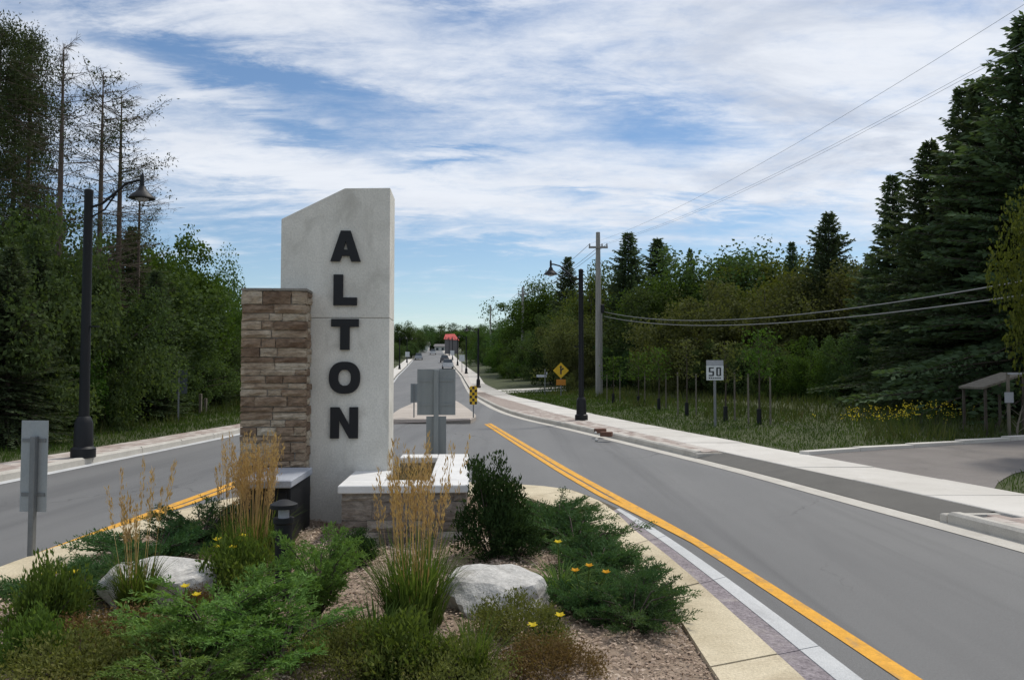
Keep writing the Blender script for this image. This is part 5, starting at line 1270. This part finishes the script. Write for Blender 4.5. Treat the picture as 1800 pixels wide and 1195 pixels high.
for px, py, s, v, lab in [(950, 925, (1.05, 1.05, 1.05), 0, 'blue green juniper farthest back on the right of the bed'), (1012, 965, (.95, .95, 1.0), 1, 'blue green juniper second from the back on the right edge'), (1085, 1035, (.80, .80, .9), 0, 'blue green juniper reaching over the beige paving on the right'),
                          (1110, 1085, (.66, .66, .8), 1, 'nearest blue green juniper at the right edge of the bed'), (355, 955, (.95, .95, 1.0), 1, 'dark juniper left of the stone pillar foot'), (270, 985, (1.0, 1.0, 1.1), 0, 'low juniper behind the left boulder'),
                          (120, 1065, (.85, .85, 1.0), 0, 'juniper at the left edge of the bed by the beige paving'), (190, 1025, (.55, .55, .7), 1, 'juniper just left of the left boulder'), (1020, 1075, (.5, .5, .8), 0, 'small juniper right of the flat white boulder'), (978, 945, (.8, .8, 1.1), 1, 'juniper filling between the two farthest on the right'), (1050, 1000, (.8, .8, 1.0), 0, 'juniper midway along the right edge of the bed'), (1125, 1060, (.55, .55, .8), 1, 'juniper tip reaching farthest over the beige paving')]:
    shrub('juniper', JB[v], px, py, s, lab, group=G_J)
for px, py, s, v, lab in [(385, 1160, (.92, .92, .78), 0, 'big bright green juniper at the bottom, left of centre'), (556, 1095, (.58, .58, .85), 1, 'bright green feathery shrub beside the black bollard'), (490, 1180, (.80, .80, .62), 0, 'bright green juniper at the bottom under the bollard light'),
                          (575, 1010, (.42, .42, .38), 1, 'green shrub at the foot of the concrete slab'), (325, 1235, (.75, .75, .5), 1, 'bright green shrub cut by the bottom edge, left')]:
    shrub('juniper', JG[v], px, py, s, lab, group=G_J)
shrub('yew_bush', YW, 866, 985, (.66, .66, .88), 'dark upright bush right of the planter')
shrub('yew_bush', YW, 628, 1000, (.40, .40, .30), 'dark low bush between slab and planter front')
shrub('yew_bush', YW, 908, 990, (.50, .50, .36), 'dark bush behind the flat white boulder')
shrub('low_perennial', LW[0], 905, 1135, (.55, .55, .55), 'olive mound plant in front of the flat white boulder')
shrub('low_perennial', LW[1], 185, 1150, (.8, .8, .5), 'brownish mound plant at the bottom left')
shrub('low_perennial', LW[0], 245, 1210, (.75, .75, .55), 'olive mound plant cut by the bottom edge, left')
shrub('low_perennial', LW[1], 965, 1185, (.52, .52, .45), 'thin brownish plant on the mulch at the bottom right')
shrub('low_perennial', LW[0], 600, 1185, (.55, .55, .55), 'olive mound plant at the bottom centre')
shrub('low_perennial', LW[2], 715, 1195, (.55, .55, .7), 'green leafy plant at the bottom under the tall reed grass')
shrub('low_perennial', LW[2], 85, 1125, (.45, .45, .9), 'green leafy plant at the lower left with yellow blooms')
shrub('low_perennial', LW[0], 130, 1215, (.7, .7, .62), 'olive green plant at the bottom left corner')
shrub('low_perennial', LW[2], 60, 1185, (.4, .4, .6), 'small green plant on the mulch in the bottom left corner')
shrub('low_perennial', LW[0], 790, 1215, (.6, .6, .6), 'olive plant cut by the bottom edge, right of centre')
shrub('low_perennial', LW[0], 285, 1140, (.55, .55, .38), 'olive plant below the left boulder')
shrub('low_perennial', LW[2], 410, 1050, (.5, .5, .8), 'green leafy plant right of the left boulder')
shrub('low_perennial', LW[1], 345, 1085, (.25, .25, .5), 'brown dry plant against the left boulder')
def daylily(px, py, n, h, flowers, label, seed, mat=None):
    global rng; rng = np.random.default_rng(seed); X, Y = on(px, py, .18)
    root = put('daylily', None, loc=(X, Y, float(bed_z(X, Y))-.01), label=label, cat='flower', group='yellow daylilies in the island')
    a = rng.uniform(0, 6.283, n); b = np.c_[.03*np.cos(a), .03*np.sin(a), np.zeros(n)]; d = unit(np.c_[np.cos(a)*.45, np.sin(a)*.45, np.ones(n)])
    V, F = strips_np(b, d, h*rng.uniform(.6, 1.1, n), np.full(n, .014), rng.uniform(.2, .8, n)); put('leaves', mesh_np('leaves', V, F, L_blade), root)
    for k in range(flowers):
        a = rng.uniform(0, 6.283); q = rng.uniform(.03, .16); top = Vector((q*math.cos(a), q*math.sin(a)-.05, h*rng.uniform(.85, 1.15)))
        m = MB(); m.tube([(0, 0, 0), top*.6, top], .004, 5); fl = put('flower', m.mesh('flower', L_blade), root)
        C = np.tile(np.array(top), (6, 1)); an = np.arange(6)*math.pi/3; D = unit(np.c_[np.cos(an), np.sin(an)-.35, np.full(6, .55)])
        V, F = cards(C, D, .035, .032, .15, up=np.tile([0, 0, 1.], (6, 1))); put('petals', mesh_np('petals', V, F, mat or L_petal), fl)
daylily(408, 1040, 70, .30, 5, 'yellow daylily clump right of the left boulder', 801)
daylily(100, 1110, 60, .27, 3, 'yellow daylily clump at the lower left', 802)
daylily(1030, 1065, 80, .28, 3, 'orange yellow daylily right of the flat white boulder', 803, L_petalo)
daylily(963, 1140, 50, .16, 2, 'small yellow daylily in front of the flat white boulder', 804)
daylily(985, 1045, 90, .34, 1, 'leafy daylily beside the flat white boulder', 805)
daylily(330, 1120, 40, .22, 2, 'small yellow daylily below the left boulder', 806)
# mulch chips and leaf litter
def mulch():
    global rng; rng = np.random.default_rng(900); n = 75000; x = rng.uniform(-3.7, 1.3, n); y = rng.uniform(3.2, 10, n); y = 3.2+(y-3.2)**1.0
    k = in_bed(x, y, -.03); x, y = x[k], y[k]; n = len(x); c = np.c_[x, y, bed_z(x, y)+rng.uniform(.002, .022, n)]
    D = unit(np.c_[rng.normal(size=(n, 2)), rng.normal(size=n)*.22]); l = rng.uniform(.012, .038, n)
    V, F = cards(c-D*l[:, None]*.5, D, l, l*rng.uniform(.25, .6, n), .05, up=np.tile([0, 0, 1.], (n, 1))+rng.normal(size=(n, 3))*.3)
    put('mulch', mesh_np('mulch', V, F, L_chip), label='tan wood chip mulch covering the planting bed', cat='mulch', kind='stuff')
mulch()
